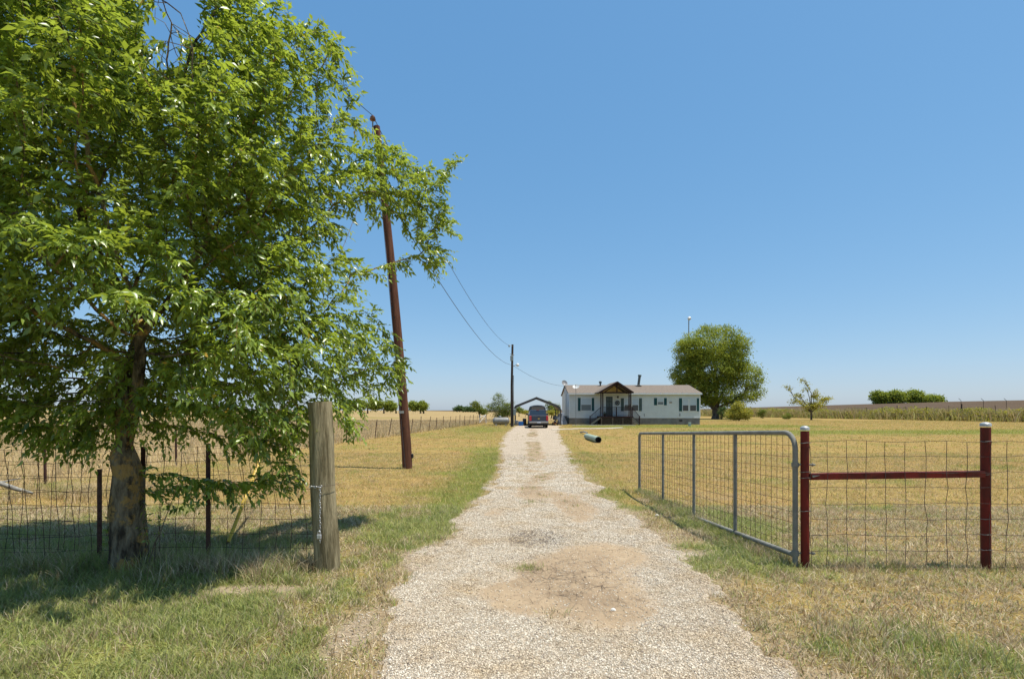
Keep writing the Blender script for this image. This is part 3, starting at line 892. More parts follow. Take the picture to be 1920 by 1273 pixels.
def big_tree():
    D0 = 5.05
    sil = [(-300, 300), (-280, 0), (-100, -200), (150, -300), (400, -220), (465, -60), (478, 20), (515, 75), (560, 50), (620, 55), (640, 75), (628, 120), (590, 170), (655, 240),
           (690, 250), (700, 275), (760, 275), (775, 310), (800, 320), (850, 290), (848, 330), (825, 360), (845, 400), (838, 480), (790, 515), (775, 440),
           (740, 400), (650, 395), (625, 470), (595, 465), (565, 400), (560, 440), (640, 455), (690, 500), (655, 560), (705, 590), (735, 610),
           (770, 690), (725, 720), (655, 770), (668, 800), (640, 800), (610, 760), (565, 780), (548, 900), (515, 915), (495, 830), (400, 815), (340, 770), (280, 800),
           (200, 790), (150, 850), (70, 820), (0, 800), (-200, 790), (-300, 600)]
    def conv(pl): return [((px - 960) * D0 / FP, CH + (HOR - py) * D0 / FP) for px, py in pl]
    poly = conv(sil)
    holes = [conv([(262, -120), (372, -120), (372, 40), (350, 110), (290, 125), (262, 60)]), conv([(110, 690), (165, 690), (160, 735), (115, 735)]),
             conv([(325, 0), (372, 0), (400, 70), (350, 70)])]
    tc = np.array([(225 - 960) * D0 / FP, D0])
    xs = [p[0] for p in poly]; zs = [p[1] for p in poly]
    A = []
    while len(A) < 8200:
        x = RNG.uniform(min(xs), max(xs), 4000); z = RNG.uniform(min(zs), max(zs), 4000)
        ok = in_poly(x, z, poly)
        for h in holes: ok &= ~in_poly(x, z, h)
        x, z = x[ok], z[ok]
        e = poly_dist(x, z, poly)
        th = np.minimum(.12 + 1.25 * e ** .8, 1.95)
        pxx = 960 + x * FP / D0
        Dc = D0 + 1.9 * ss(520, 780, pxx)
        x = x * Dc / D0; z = CH + (z - CH) * Dc / D0
        y = Dc + RNG.uniform(-1, 1, len(x)) * th * np.where(RNG.random(len(x)) < .5, 1, .8)
        rad_in = np.sqrt(((x - tc[0]) / 1.3) ** 2 + ((y - tc[1]) / 1.2) ** 2 + ((z - 3.3) / 1.9) ** 2)
        k = (rad_in > .62) | (RNG.random(len(x)) < .6) | (pxx > 560)
        cl = vnoise(x * 1.15 + y * .6 + 7, z * 1.15 - y * .8 + 3, 77)
        k &= (cl > np.where(y < Dc - .4, .29, .18)) | (pxx > 600)
        k &= (pxx > 520) | (RNG.random(len(x)) < .85)
        k &= y > 2.75
        k &= in_poly(x / y * D0, CH + (z - CH) / y * D0, poly) | (z > 5) | (x < -5)
        A += list(zip(x[k], y[k], z[k]))
    A = np.array(A[:8200])
    bx, by = tc[0] + .08, 5.08
    bz = gz(bx, by)
    P0 = []; par0 = []
    # trunk to the fork, then two stems
    trunk = [(bx + .0, by, bz - .05), (bx, by, bz + .12), (bx - .01, by, bz + .28), (bx - .03, by + .01, bz + .45), (bx - .04, by + .01, bz + .62), (bx - .02, by, bz + .8), (bx - .03, by, bz + .98), (bx - .06, by, bz + 1.15)]
    for i, p in enumerate(trunk): P0.append(p); par0.append(i - 1)
    f = len(P0) - 1
    for (sx, sy, k) in ((-.16, .04, 9), (.12, -.06, 8), (.02, .16, 7)):
        prev = f; p = Vector(trunk[-1])
        dx = Vector((sx, sy, .95)).normalized()
        for q in range(k):
            dx = (dx + Vector((random.gauss(0, .10), random.gauss(0, .10), .02)) + Vector((sx, sy, 0)) * .12).normalized()
            p = p + dx * .15
            P0.append(tuple(p)); par0.append(prev); prev = len(P0) - 1
    P, par = colonise(A, P0, par0, step=.11, infl=.95, kill=.17, iters=130)
    rad = pipe_radii(P, par, .0032, 2.3)
    rad *= 1.0
    r0 = rad[len(trunk)-1]
    kk = .165 / r0
    rad = np.where(rad > .012, .012 + np.clip((rad - .012) / (r0 - .012), 0, 1) ** 1.5 * .092, rad)
    for i in range(len(trunk)):
        rad[i] = [.185, .168, .163, .157, .150, .142, .130, .116][i]
    print("tree nodes", len(P), "base", r0)
    t = thing("elm_tree", (bx, by, bz), 'large leafy elm with orange-brown trunk in the left fence, crown filling the upper left', 'tree')
    tm = limb_mesh(P, par, rad)
    # roughen trunk
    tm.v = [tuple(Vector(v) + Vector((math.sin(v[2] * 23 + v[1] * 31), math.cos(v[2] * 19 + v[0] * 37), 0)) * (.007 if v[2] < 1.4 else 0)) for v in tm.v]
    tm.build("trunk", ELMBARK_M, t, smooth=True)
    n = len(P); kids = np.zeros(n, int)
    for p in par:
        if p >= 0: kids[p] += 1
    parr = np.array(par)
    thin = np.where((rad < .0125) & (parr >= 0))[0]
    # twig seeds
    reps = 3 + (RNG.random(len(thin)) < .4).astype(int) + (kids[thin] == 0) * 2
    src = np.repeat(thin, reps)
    bd = P[src] - P[parr[src]]
    bd /= np.linalg.norm(bd, axis=1)[:, None] + 1e-9
    out = P[src] - np.array([tc[0], tc[1], 2.8]); out /= np.linalg.norm(out, axis=1)[:, None]
    td = bd * .8 + out * .35 + RNG.normal(0, .55, (len(src), 3)) + np.array([0, 0, -.08])
    td /= np.linalg.norm(td, axis=1)[:, None]
    tl = RNG.uniform(.14, .30, len(src))
    # keep twigs out of holes
    e = P[src] + td * tl[:, None]
    ok = np.ones(len(src), bool)
    for h in holes: ok &= ~in_poly(e[:, 0] / e[:, 1] * D0, CH + (e[:, 2] - CH) / e[:, 1] * D0, h)
    src, td, tl = src[ok], td[ok], tl[ok]
    m = len(src)
    # light clump brightness per limb region, so sprays differ in tint
    LPT = 11
    s = (np.arange(LPT) + .5) / LPT
    base = P[src][:, None] + td[:, None] * (tl[:, None, None] * s[None, :, None]) + np.array([0, 0, -1.]) * (tl[:, None, None] * .32 * s[None, :, None] ** 2)
    side = np.cross(td, np.array([0, 0, 1.])); side /= np.linalg.norm(side, axis=1)[:, None] + 1e-9
    alt = np.where(np.arange(LPT) % 2 == 0, 1, -1)[None, :, None]
    dr = td[:, None] * .75 + side[:, None] * alt * .8 + np.array([0, 0, -.42]) + RNG.normal(0, .28, (m, LPT, 3))
    B = base.reshape(-1, 3); Dd = dr.reshape(-1, 3)
    keep = RNG.random(len(B)) < .93
    tint = np.clip(RNG.normal(.50, .30, m)[:, None] + RNG.normal(0, .17, (m, LPT)) + .22 * (vnoise(P[src][:, 0] * 1.7, P[src][:, 2] * 1.7, 5) - .5)[:, None], 0, .96)
    tint = tint.reshape(-1); yl = RNG.random(len(tint)) < .006; tint[yl] = 1
    B, Dd, tint = B[keep], Dd[keep], tint[keep]
    size = RNG.uniform(.04, .098, len(B))
    V, F = leaves(B, Dd, size, .42)
    print("leaves", len(B))
    npmesh("crown", V, F, ELM_M, t, attrs=dict(rnd=np.repeat(tint, 5)))
    # twig stems
    sub = RNG.random(m) < .6
    a = P[src][sub]; d1 = a + td[sub] * tl[sub][:, None] * .5 - np.array([0, 0, .08]) * tl[sub][:, None]; e1 = a + td[sub] * tl[sub][:, None] - np.array([0, 0, .32]) * tl[sub][:, None]
    w3 = np.array([[1, 0, 0], [-.5, .87, 0], [-.5, -.87, 0]]) * .0024
    w4 = w3[:, [0, 2, 1]]
    VV = np.concatenate([a[:, None] + w3, d1[:, None] + w3 * .8, e1[:, None] + w4 * .4], 1)
    F0 = []
    for lv in (0, 3):
        for q in range(3): F0.append((lv + q, lv + (q + 1) % 3, lv + 3 + (q + 1) % 3, lv + 3 + q))
    FF = np.array(F0)[None] + (np.arange(len(a)) * 9)[:, None, None]
    npmesh("twigs", VV.reshape(-1, 3), FF.reshape(-1, 4), ELMBARK_M, t)
    # a broken stub and a fallen stick at the base
    return t
big_tree()

# ------------------------------------------------------------------ general background tree
def tree(name, label, cat, base, lobes, trunk_r, nleaf, lsize, lm, bm=BARK_M, group=None, forks=None, shell=.55, gap=.0, wid=.55):
    """lobes: (x, y, z, rx, ry, rz) world"""
    bx, by = base
    bz = gz(bx, by)
    t = thing(name, (bx, by, bz), label, cat, group)
    mb = MB()
    lob = np.array(lobes, float)
    zmin = (lob[:, 2] - lob[:, 5]).min()
    fork = Vector((bx, by, max(bz + .25, bz + (zmin - bz) * .8)))
    mb.tube([(bx, by, bz - .1), (bx + trunk_r * .2, by, bz + (fork.z - bz) * .4), fork], [trunk_r * 1.25, trunk_r * 1.0, trunk_r * .9], 9)
    for l in lob:
        c_ = Vector(l[:3])
        mid = fork.lerp(c_, .5) + Vector((random.gauss(0, .08), random.gauss(0, .08), .08)) * (c_ - fork).length
        mb.tube([fork, mid, c_], [trunk_r * .6, trunk_r * .4, trunk_r * .16], 6)
        for q in range(7):
            v = Vector((random.gauss(0, 1), random.gauss(0, 1), random.gauss(.2, 1))).normalized()
            e_ = c_ + Vector((v.x * l[3], v.y * l[4], v.z * l[5])) * .85
            s_ = mid.lerp(c_, random.uniform(.2, 1))
            mb.tube([s_, s_.lerp(e_, .5) + Vector((0, 0, .05)) * (e_ - s_).length, e_], [trunk_r * .2, trunk_r * .12, trunk_r * .03], 4)
    mb.build("trunk", bm, t, smooth=True)
    vol = (lob[:, 3] * lob[:, 4] * lob[:, 5]) ** (2 / 3.); pr = vol / vol.sum()
    # leaves in clumps
    nc = max(20, nleaf // 28)
    li = RNG.choice(len(lob), nc, p=pr)
    v = RNG.normal(0, 1, (nc, 3)); v /= np.linalg.norm(v, axis=1)[:, None]
    rr = shell + (1.02 - shell) * RNG.random(nc) ** .6
    cc = lob[li, :3] + v * lob[li, 3:] * rr[:, None]
    if gap > 0:
        nz = fbm(cc[:, 0] * 1.0 + cc[:, 1] * .5, cc[:, 2], 2.2 / max(.3, float(lob[:, 3].mean())), 2, 8)
        cc = cc[nz > gap]; nc = len(cc)
    per = nleaf // nc
    cr = float(lob[:, 3:].mean()) * .085 + lsize * .7
    B = np.repeat(cc, per, 0) + RNG.normal(0, cr, (nc * per, 3)) * np.array([1, 1, .6])
    Dd = RNG.normal(0, 1, (len(B), 3)) + np.array([0, 0, -.35])
    V, F = leaves(B, Dd, lsize * RNG.uniform(.6, 1.3, len(B)), wid)
    tint = np.clip(np.repeat(RNG.normal(.5, .22, nc), per) + RNG.normal(0, .15, len(B)), 0, .96)
    tint[RNG.random(len(B)) < .01] = 1
    npmesh("crown", V, F, lm, t, attrs=dict(rnd=np.repeat(tint, 5)))
    return t

def pl(px, py, d, r, ry=None, rz=None):
    p = at(px, py, d); s = d / FP
    return (p.x, p.y, p.z, r * s, (ry or r) * s, (rz or r) * s)

# pecan right of the house
D = 92
tree("shade_tree", 'tall round dense green shade tree standing behind the right end of the white house', 'tree', ((1341 - 960) * D / FP, D),
     [pl(1337, 645, D, 62, 55, 34), pl(1300, 660, D, 34, 34, 30), pl(1372, 668, D, 32, 32, 34), pl(1335, 690, D, 52, 50, 34), pl(1285, 700, D, 27, 27, 22), pl(1392, 705, D, 34, 34, 28), pl(1300, 725, D, 34, 30, 20),
      pl(1345, 735, D, 40, 36, 22), pl(1403, 735, D, 24, 26, 20), pl(1385, 752, D, 26, 26, 12), pl(1320, 752, D, 20, 20, 10)],
     .6, 76000, .29, PECAN_M, shell=.5, gap=.36)
# bush and small trees in the right yard
D = 78
tree("round_bush", 'rounded yellow-green bush in front of the tall shade tree', 'bush', ((1386 - 960) * D / FP, D),
     [pl(1386, 772, D, 19, 19, 13), pl(1384, 762, D, 10, 10, 9), pl(1374, 778, D, 13, 13, 8), pl(1398, 776, D, 12, 12, 9)], .09, 5200, .22, YELL_M)
D = 84
tree("sparse_tree", 'thin sparse young tree with gappy spreading crown on the right lawn', 'tree', ((1521 - 960) * D / FP, D),
     [pl(1524, 760, D, 27, 22, 10), pl(1545, 748, D, 16, 12, 8), pl(1492, 752, D, 18, 10, 5), pl(1480, 726, D, 14, 5, 3), pl(1512, 728, D, 7, 6, 10), pl(1507, 712, D, 4, 4, 6), pl(1526, 740, D, 10, 10, 10), pl(1500, 742, D, 14, 8, 4)],
     .14, 2600, .26, YELL_M, shell=.1)
D = 92
tree("low_bush", 'small grey-brown bush left of the sparse young tree', 'bush', ((1475 - 960) * D / FP, D), [pl(1475, 780, D, 7, 7, 5)], .04, 700, .18, BUSH_M)
tree("sapling", 'narrow green sapling right of the rounded bush, by the weeds', 'sapling', ((1429 - 960) * 100 / FP, 100), [pl(1429, 774, 100, 6, 6, 8)], .04, 900, .2, BUSH_M)
tree("dark_shrub", 'small dark blue-green shrub at the foot of the tall shade tree', 'shrub', ((1352 - 960) * 86 / FP, 86), [pl(1353, 775, 86, 6, 6, 9), pl(1356, 766, 86, 5, 5, 5)], .04, 1100, .2, CONIF_M)
# far group on the ridge
D = 300
for (px, py, rx, rz, lb) in ((1649, 745, 13, 11, 'leftmost of the four rounded trees on the far right ridge'), (1679, 745, 20, 12, 'widest of the four rounded trees on the far right ridge'),
                            (1716, 745, 16, 12, 'third rounded tree from the left on the far right ridge'), (1748, 750, 20, 8, 'lowest and thinnest tree at the right end of the far ridge group')):
    b = at(px, 757, D)
    tree("ridge_tree", lb, 'tree', (b.x, D), [pl(px - rx * .35, py, D, rx * .65, rx * .6, rz), pl(px + rx * .35, py + 1, D, rx * .65, rx * .6, rz * .9), pl(px, py - 2, D, rx * .6, rx * .6, rz * .9)],
         .5, 5200, 1.0, PECAN_M, group='rounded trees on the far right ridge')
# left horizon trees
D = 165
for (px, py, rx, rz, lb) in ((652, 760, 16, 9, 'low spreading oak left of the others, behind the wooden gate post'), (676, 760, 15, 10, 'second oak from the left on the horizon behind the elm branches'), (705, 760, 16, 12, 'oak on the horizon just left of the leaning pole, split by gaps'),
                            (732, 762, 14, 11, 'oak on the horizon directly behind the leaning utility pole'), (776, 762, 10, 10, 'left half of the paired oaks right of the leaning pole'), (792, 762, 9, 10, 'right half of the paired oaks right of the leaning pole'),
                            (610, 762, 20, 9, 'horizon oak hidden behind the big elm, left of the wooden post')):
    b = at(px, 777, D)
    tree("pasture_oak", lb, 'tree', (b.x, D + (px % 7) * 2), [pl(px - rx * .22, py - 1.5, D, rx * .48, rx * .5, rz * .75), pl(px + rx * .28, py - 1, D, rx * .38, rx * .45, rz * .62)],
         .28, 3600, .55, PECAN_M, group='oaks along the left horizon')
# more far tree lumps left of the crown
for (px, lb) in ((60, 'far horizon oak glimpsed at the left edge below the elm crown'), (330, 'far horizon oak glimpsed through the elm crown above its trunk')):
    tree("pasture_oak", lb, 'tree', (at(px, 777, 210).x, 210), [pl(px, 762, 210, 18, 18, 8), pl(px + 12, 764, 210, 14, 14, 7)], .3, 2400, .7, PECAN_M, group='oaks along the left horizon')
# far thin tree line
X = []
for i in range(9):
    px = 862 + i * 3.6
tree("distant_copse", 'very low dark line of distant trees on the horizon left of the propane tank', 'trees', (at(868, 770, 420).x, 420), [pl(857 + i * 6, 768 - (3 if i == 1 else 1), 420, 5, 5, 2.4) for i in range(7)], .3, 3000, 1.3, CONIF_M)
# shrub behind tank, and small trees beyond the carport
D = 55.5
tree("feathery_shrub", 'feathery green shrub behind the silver propane tank', 'shrub', ((938 - 960) * D / FP, D),
     [pl(936, 762, D, 18, 18, 14), pl(950, 770, D, 14, 14, 14), pl(934, 745, D, 9, 9, 9), pl(920, 765, D, 11, 11, 8), pl(958, 762, D, 8, 8, 9), pl(940, 777, D, 16, 14, 8)], .07, 6500, .15, BUSH_M, shell=.25, wid=.3)
tree("field_tree", 'small lopsided tree left of the feathery shrub, beyond the far fence', 'tree', (at(899, 779, 105).x, 105), [pl(892, 758, 105, 8, 8, 5), pl(900, 768, 105, 6, 6, 7), pl(906, 771, 105, 6, 6, 5)], .12, 1500, .3, BUSH_M)
tree("field_tree", 'small tree seen under the carport roof left of the pickup', 'tree', (at(973, 775, 120).x, 120), [pl(973, 767, 120, 5, 5, 4), pl(976, 770, 120, 3, 3, 4)], .1, 700, .3, BUSH_M)
tree("field_tree", 'loose dark tree seen under the carport roof right of the van', 'tree', (at(1034, 778, 100).x, 100), [pl(1029, 759, 100, 5, 5, 6), pl(1036, 768, 100, 9, 9, 7), pl(1045, 764, 100, 5, 5, 7)], .12, 1500, .28, BUSH_M)
tree("low_bush", 'low yellowish bush seen right of the pickup, beyond the carport', 'bush', (at(1037, 780, 85).x, 85), [pl(1037, 774, 85, 10, 10, 4)], .04, 1100, .2, YELL_M)
tree("low_bush", 'low bush in the field left of the pickup, beyond the carport', 'bush', (at(985, 778, 110).x, 110), [pl(985, 772, 110, 6, 6, 3)], .04, 600, .25, YELL_M)

# ------------------------------------------------------------------ weed hedge along the right fence
def hedge():
    n = 70000
    u = RNG.random(n)
    Y = 55 + 95 * u ** .9
    off = RNG.normal(0, 1, n) * 1.6 + 1.6
    X = HEDGE(Y) + off
    big = fbm(X, Y, .25, 3, 23)
    gap = ss(.3, .5, fbm(X * 0, Y, .35, 2, 29))
    hgt = (.5 + 1.7 * RNG.random(n) ** 1.7) * (.6 + .75 * big)
    gr = np.clip(1.0 - hgt / 2.2 + RNG.normal(0, .2, n), 0, 1) * (RNG.random(n) < .85)
    blades("tall_weeds", X, Y, hgt, .06 + .07 * RNG.random(n), gr, WEED_M, 'tall sunlit yellow-green weeds growing along the right field fence', 'weeds', lean=.55, seg2=True)
    # leafy base
    n = 42000
    Y = 55 + 95 * RNG.random(n); X = HEDGE(Y) + RNG.normal(0, 1.0, n) + .6
    Z = terr(X, Y) + RNG.random(n) ** 1.5 * 1.7 * (.6 + .8 * fbm(X, Y, .3, 2, 13))
    V, F = leaves(np.stack([X, Y, Z], -1), RNG.normal(0, 1, (n, 3)), RNG.uniform(.15, .38, n), .6)
    o = npmesh("weed_leaves", V, F, YELL_M, attrs=dict(rnd=np.repeat(np.clip(RNG.normal(.45, .3, n), 0, .95), 5)))
    tag(o, 'broad weed leaves low along the right field fence', 'weeds', kind='stuff')
hedge()

# ------------------------------------------------------------------ wire helpers
def wire_grid(mb, x0, x1, y, zs, dx, r=.0021, jit=.006, y2=None, xs=None, bend=None):
    """upright woven-wire sheet from x0..x1 at depth y, horizontals at heights zs"""
    if xs is None: xs = list(np.arange(x0, x1 + 1e-6, dx))
    G = {}
    for i, x in enumerate(xs):
        for j, z in enumerate(zs):
            yy = y if y2 is None else y + (y2 - y) * (x - x0) / (x1 - x0)
            o = bend(x, z) if bend else (0, 0, 0)
            G[i, j] = Vector((x + random.gauss(0, jit) + o[0], yy + random.gauss(0, jit) + o[1], z + random.gauss(0, jit) + o[2]))
    for j in range(len(zs)):
        mb.tube([G[i, j] for i in range(len(xs))], r, 4)
    for i in range(len(xs)):
        mb.tube([G[i, j] for j in range(len(zs))], r, 4)

FY = 5.19
# ---- left fence
def left_fence():
    t = thing("wire_fence", (-2.5, FY, gz(-2.5, FY)), 'rusty woven wire fence on dark steel posts, left of the wooden gate post', 'fence')
    mb = MB()
    zs = [CH - (y - HOR) / 185 for y in (833, 860, 887, 914, 942, 970, 998, 1025, 1055)]
    wire_grid(mb, -5.9, -1.78, FY + .02, zs, .165, r=.0028, bend=lambda x, z: (0.05 * math.sin(x * 2.3 + z * 3) * z, .03 * math.sin(x * 1.7), -.02 - .05 * ss(-3, -6, x)))
    mb.build("wire_mesh", WIRE_M, t)
    mb = MB()
    wire_grid(mb, -5.95, -4.38, FY + .06, [z - .04 for z in zs[1:]], .15, r=.0026, bend=lambda x, z: (.05 * (z - .5), .02, -.03 * (x + 5)))
    mb.build("overlapping_mesh", WIRE_M, t)
    for (px, top) in ((186, 880), (390, 832), (268, 838)):
        x = (px - 960) * (FY + .05) / FP; z0 = gz(x, FY)
        zt = CH - (top - HOR) / 184
        p = MB(); yy = FY + .05
        p.box(x - .023, x + .023, yy, yy + .006, z0 - .2, zt); p.box(x - .004, x + .004, yy + .006, yy + .032, z0 - .2, zt)
        for k in range(14): p.box(x - .006, x + .006, yy - .006, yy, z0 + .1 + k * .075, z0 + .115 + k * .075)
        p.build("steel_post", TPOST_M, t)
left_fence()

# loose hanging panel leaning behind the fence
def panel():
    x0, x1 = (352 - 960) * 5.45 / FP, (553 - 960) * 5.45 / FP
    t = MB()
    zs = [CH - (y - HOR) * 5.45 / FP for y in (849, 884, 919, 955)]
    wire_grid(t, x0, x1, 5.45, zs, (x1 - x0) / 10, r=.002, jit=.005, bend=lambda x, z: (-.10 * (z - .8) * 1.2, .15 * (1 - z), 0))
    o = t.build("wire_panel", WIRE_M, org=(x0, 5.45, zs[-1]))
    tag(o, 'loose rusty wire panel hanging behind the left fence beside the yellow guy guard', 'wire panel')
panel()

# ---- wooden gate post
def wood_post():
    x = (606 - 960) * 5.12 / FP; y = 5.12; z0 = gz(x, y)
    mb = MB(); pts = []; rr = []
    H = CH + (HOR - 754) * 5.12 / FP - z0
    n = 26
    for k in range(n + 1):
        s = k / n
        pts.append((x + .045 - .085 * s - .0 + .006 * math.sin(s * 9), y, z0 - .15 + (H + .15) * s))
        rr.append(.124 - .008 * s + .005 * math.exp(-((s - .8) / .05) ** 2))
    mb.tube(pts, rr, 20)
    vs = []
    for v in mb.v:
        a = math.atan2(v[1] - y, v[0] - x)
        k = 1 + .02 * math.sin(a * 3 + 1) + .012 * math.sin(a * 11 + v[2] * 3)
        vs.append((x + (v[0] - x) * k, y + (v[1] - y) * k, v[2]))
    mb.v = vs
    o = mb.build("wooden_post", WOOD_M, org=(x, y, z0), smooth=True)
    tag(o, 'thick weathered wooden gate post with chain and padlock on it', 'post')
    # chain around and hanging
    yy = y - .135
    zc = CH - (912 - HOR) * 5.0 / FP
    xa = (600 - 960) * yy / FP
    ch = MB()
    k = 0
    L0 = (582 - 960) * yy / FP
    nl = 5
    for i in range(nl):          # short horizontal run
        M = Matrix.Translation((L0 + i * .024, yy + .004, zc + .004 * math.sin(i * 2))) @ Matrix.Rotation(R(90), 4, 'Y') @ Matrix.Rotation(R(90) * (i % 2), 4, 'Z')
        torus(ch, M, .007, .0028, .008)
    for i in range(22):
        M = Matrix.Translation((xa + .002 * math.sin(i), yy, zc - .018 - i * .0245)) @ Matrix.Rotation(R(90) * (i % 2) + R(10), 4, 'Z')
        torus(ch, M, .007, .0028, .008)
    o = ch.build("chain", CHAIN_M, org=(xa, yy, zc), smooth=True)
    tag(o, 'short galvanised chain hanging down the front of the wooden post', 'chain')
    wr = MB()
    pts = []
    for k in range(15):
        a = R(-180 + k * 180 / 14)
        pts.append((x + .01 + .131 * math.cos(a), y + .131 * math.sin(a), zc + .006))
    pts = [(pts[0][0] - .05, y - .02, zc)] + pts + [(pts[-1][0] + .03, y - .03, zc - .004)]
    wr.tube(pts, .002, 5)
    tag(wr.build("tie_wire", GWIRE_M, org=(x, y, zc)), 'thin tie wire wrapped round the wooden post at the chain', 'wire')
    zl = zc - .018 - 17.2 * .0245
    t = thing("padlock", (xa, yy, zl - .07), 'grey steel padlock hanging at the end of the chain', 'padlock')
    MB().box(xa - .021, xa + .021, yy - .034, yy - .012, zl - .062, zl - .018, bev=.004).build("lock_body", LOCK_M, t)
    MB().tube([(xa - .013, yy - .022, zl - .018), (xa - .013, yy - .022, zl + .004), (xa - .008, yy - .022, zl + .013), (xa, yy - .022, zl + .016), (xa + .008, yy - .022, zl + .013), (xa + .013, yy - .022, zl + .004), (xa + .013, yy - .022, zl - .018)], .0038, 8).build("shackle", CHAIN_M, t, smooth=True)
wood_post()

# ---- yellow guy guard and guy wire, leaning utility pole
PB = gp(765, 878); PB.z = gz(PB.x, PB.y)
PT = at(706, 238, 14.1)
def utility_pole():
    t = thing("utility_pole", tuple(PB), 'tall reddish-brown utility pole leaning left on the lawn', 'utility pole')
    n = 14; pts = [PB.lerp(PT, k / n) - Vector((0, 0, .3 if k == 0 else 0)) for k in range(n + 1)]
    pts = [p + Vector((.06 * math.sin(k / n * 3.1), 0, 0)) for k, p in enumerate(pts)]
    MB().tube(pts, [.138 - .05 * k / n for k in range(n + 1)], 18).build("pole", CREO_M, t, smooth=True)
    tp = pts[-1]
    mb = MB()
    mb.tube([tp + Vector((-.08, -.10, -.45)), tp + Vector((-.08, -.10, .12))], .018, 8)
    mb.build("insulator_bracket", GALV_M, t, smooth=True)
    M = Matrix.Translation(tp + Vector((-.08, -.10, .10)))
    MB().lathe([(.03, 0), (.075, .02), (.085, .05), (.06, .07), (.07, .085), (.065, .11), (.035, .13), (.03, .15)], 18, M).build("insulator", PORC_M, t, smooth=True)
    # staples, tag, black clip
    d = (PT - PB).normalized()
    q = PB.lerp(PT, .165) + Vector((-.01, -.165, 0))
    MB().box(q.x - .07, q.x + .07, q.y + .02, q.y + .032, q.z - .035, q.z + .035).build("metal_tag", CAP_M, t)
    q = PB.lerp(PT, .038) + Vector((.15, -.02, 0))
    MB().box(q.x - .03, q.x + .035, q.y - .03, q.y + .03, q.z - .07, q.z + .05, bev=.01).build("clip_box", BLACK_M, t)
    for s_ in (.12, .2, .24, .275, .30, .34, .39, .44, .47, .52):
        mb = MB()
        q = PB.lerp(PT, s_) + Vector((.02 * math.sin(s_ * 60), -.138 + .05 * s_, 0))
        mb.box(q.x - .012, q.x + .012, q.y - .005, q.y + .02, q.z - .05, q.z + .02)
        mb.build("staple", BLACK_M, t)
    q0 = [PB.lerp(PT, s_) + Vector((-.04, -.136 + .05 * s_, 0)) for s_ in np.linspace(.0, .97, 16)]
    MB().tube(q0, .007, 5).build("ground_wire", CABLE_M, t)
    return tp + Vector((-.08, -.10, .25))
WTOP = utility_pole()
GA = gp(425, 1021)
GA.z = gz(GA.x, GA.y)
GT = PB.lerp(PT, .90) + Vector((-.02, -.14, 0))
gv = (GT - GA)
GQ = GA + gv * (CH - .15) / 1 * 0
# guard covers the lower 2.1 m of the guy
u_ = gv.normalized()
MB_ = MB(); g1 = GA + u_ * 2.0
MB_.tube([GA + u_ * .05, GA + u_ * 1.0, g1], [.024, .022, .021], 8)
tag(MB_.build("guy_guard", YELLOW_M, org=tuple(GA), smooth=True), 'long yellow plastic guy-wire guard slanting up behind the left fence', 'guy guard')
tag(MB().tube([GA - u_ * .15, GA.lerp(GT, .5), GT], .006, 5).build("guy_wire", GWIRE_M, org=tuple(GA)), 'steel guy wire running from the yellow guard up to the leaning pole', 'guy wire')

# ---- second pole
P2 = (960 - 960) * 50.0 / FP, 50.0
def catenary(a, b, sag, n=24):
    a = Vector(a); b = Vector(b)
    return [a.lerp(b, k / n) + Vector((0, 0, -sag * 4 * (k / n) * (1 - k / n))) for k in range(n + 1)]
def pole2():
    x, y = P2; z0 = gz(x, y); s = y / FP
    zt = CH + (HOR - 646) * s
    t = thing("service_pole", (x, y, z0), 'slim dark wooden service pole with yard lamp beside the carport', 'utility pole')
    MB().tube([(x, y, z0 - .3), (x - .02, y, z0 + 4), (x + .05, y, zt)], [.15, .125, .105], 12).build("pole", POLE2_M, t, smooth=True)
    zb = lambda py: CH + (HOR - py) * s
    mb = MB(); mb.tube([(x + .0, y - .1, zb(649)), (x - .25, y - .15, zb(647))], .02, 6)
    mb.lathe([(.05, -.1), (.09, -.06), (.06, 0), (.09, .05), (.05, .09)], 10, Matrix.Translation((x - .28, y - .15, zb(649))))
    mb.build("insulator", METER_M, t, smooth=True)
    MB().box(x - .17, x + .12, y - .26, y - .1, zb(677), zb(667), bev=.02).build("transformer_box", METER_M, t)
    MB().tube([(x - .2, y - .1, zb(664)), (x + .22, y - .1, zb(666))], .03, 6).build("cross_bracket", GALV_M, t)
    MB().tube([(x + .08, y - .08, zb(688)), (x + .3, y - .12, zb(685)), (x + .52, y - .15, zb(683))], .022, 6).build("lamp_arm", GALV_M, t)
    lh = MB().lathe([(.05, .14), (.11, .10), (.15, 0), (.16, -.05), (.10, -.16)][::-1], 14, Matrix.Translation((x + .55, y - .15, zb(684)))).build("lamp_head", SOD_M, t, smooth=True)
    MB().box(x + .13, x + .36, y - .2, y - .05, z0 + 1.1, z0 + 1.75, bev=.02).build("meter_box", METER_M, t)
    MB().tube([(x + .15, y - .12, z0), (x + .15, y - .12, z0 + 5.0)], .03, 6).build("conduit", GALV_M, t)
    return Vector((x - .28, y - .15, zb(648))), Vector((x - .12, y - .1, zb(684))), Vector((x + .1, y - .1, zb(685)))
W1, W2, W3 = pole2()
tag(MB().tube(catenary(WTOP, W1, 1.15), .011, 5).build("power_line", CABLE_M, org=tuple(WTOP)), 'upper overhead line from the leaning pole top to the service pole', 'power line', 'overhead lines')
tag(MB().tube(catenary(PB.lerp(PT, .80) + Vector((.1, 0, 0)), W2, 1.0), .013, 5).build("power_line", CABLE_M, org=tuple(PB.lerp(PT, .8))), 'lower overhead line from the leaning pole to the service pole', 'power line', 'overhead lines')
WB = at(300, -330, 8.0); 
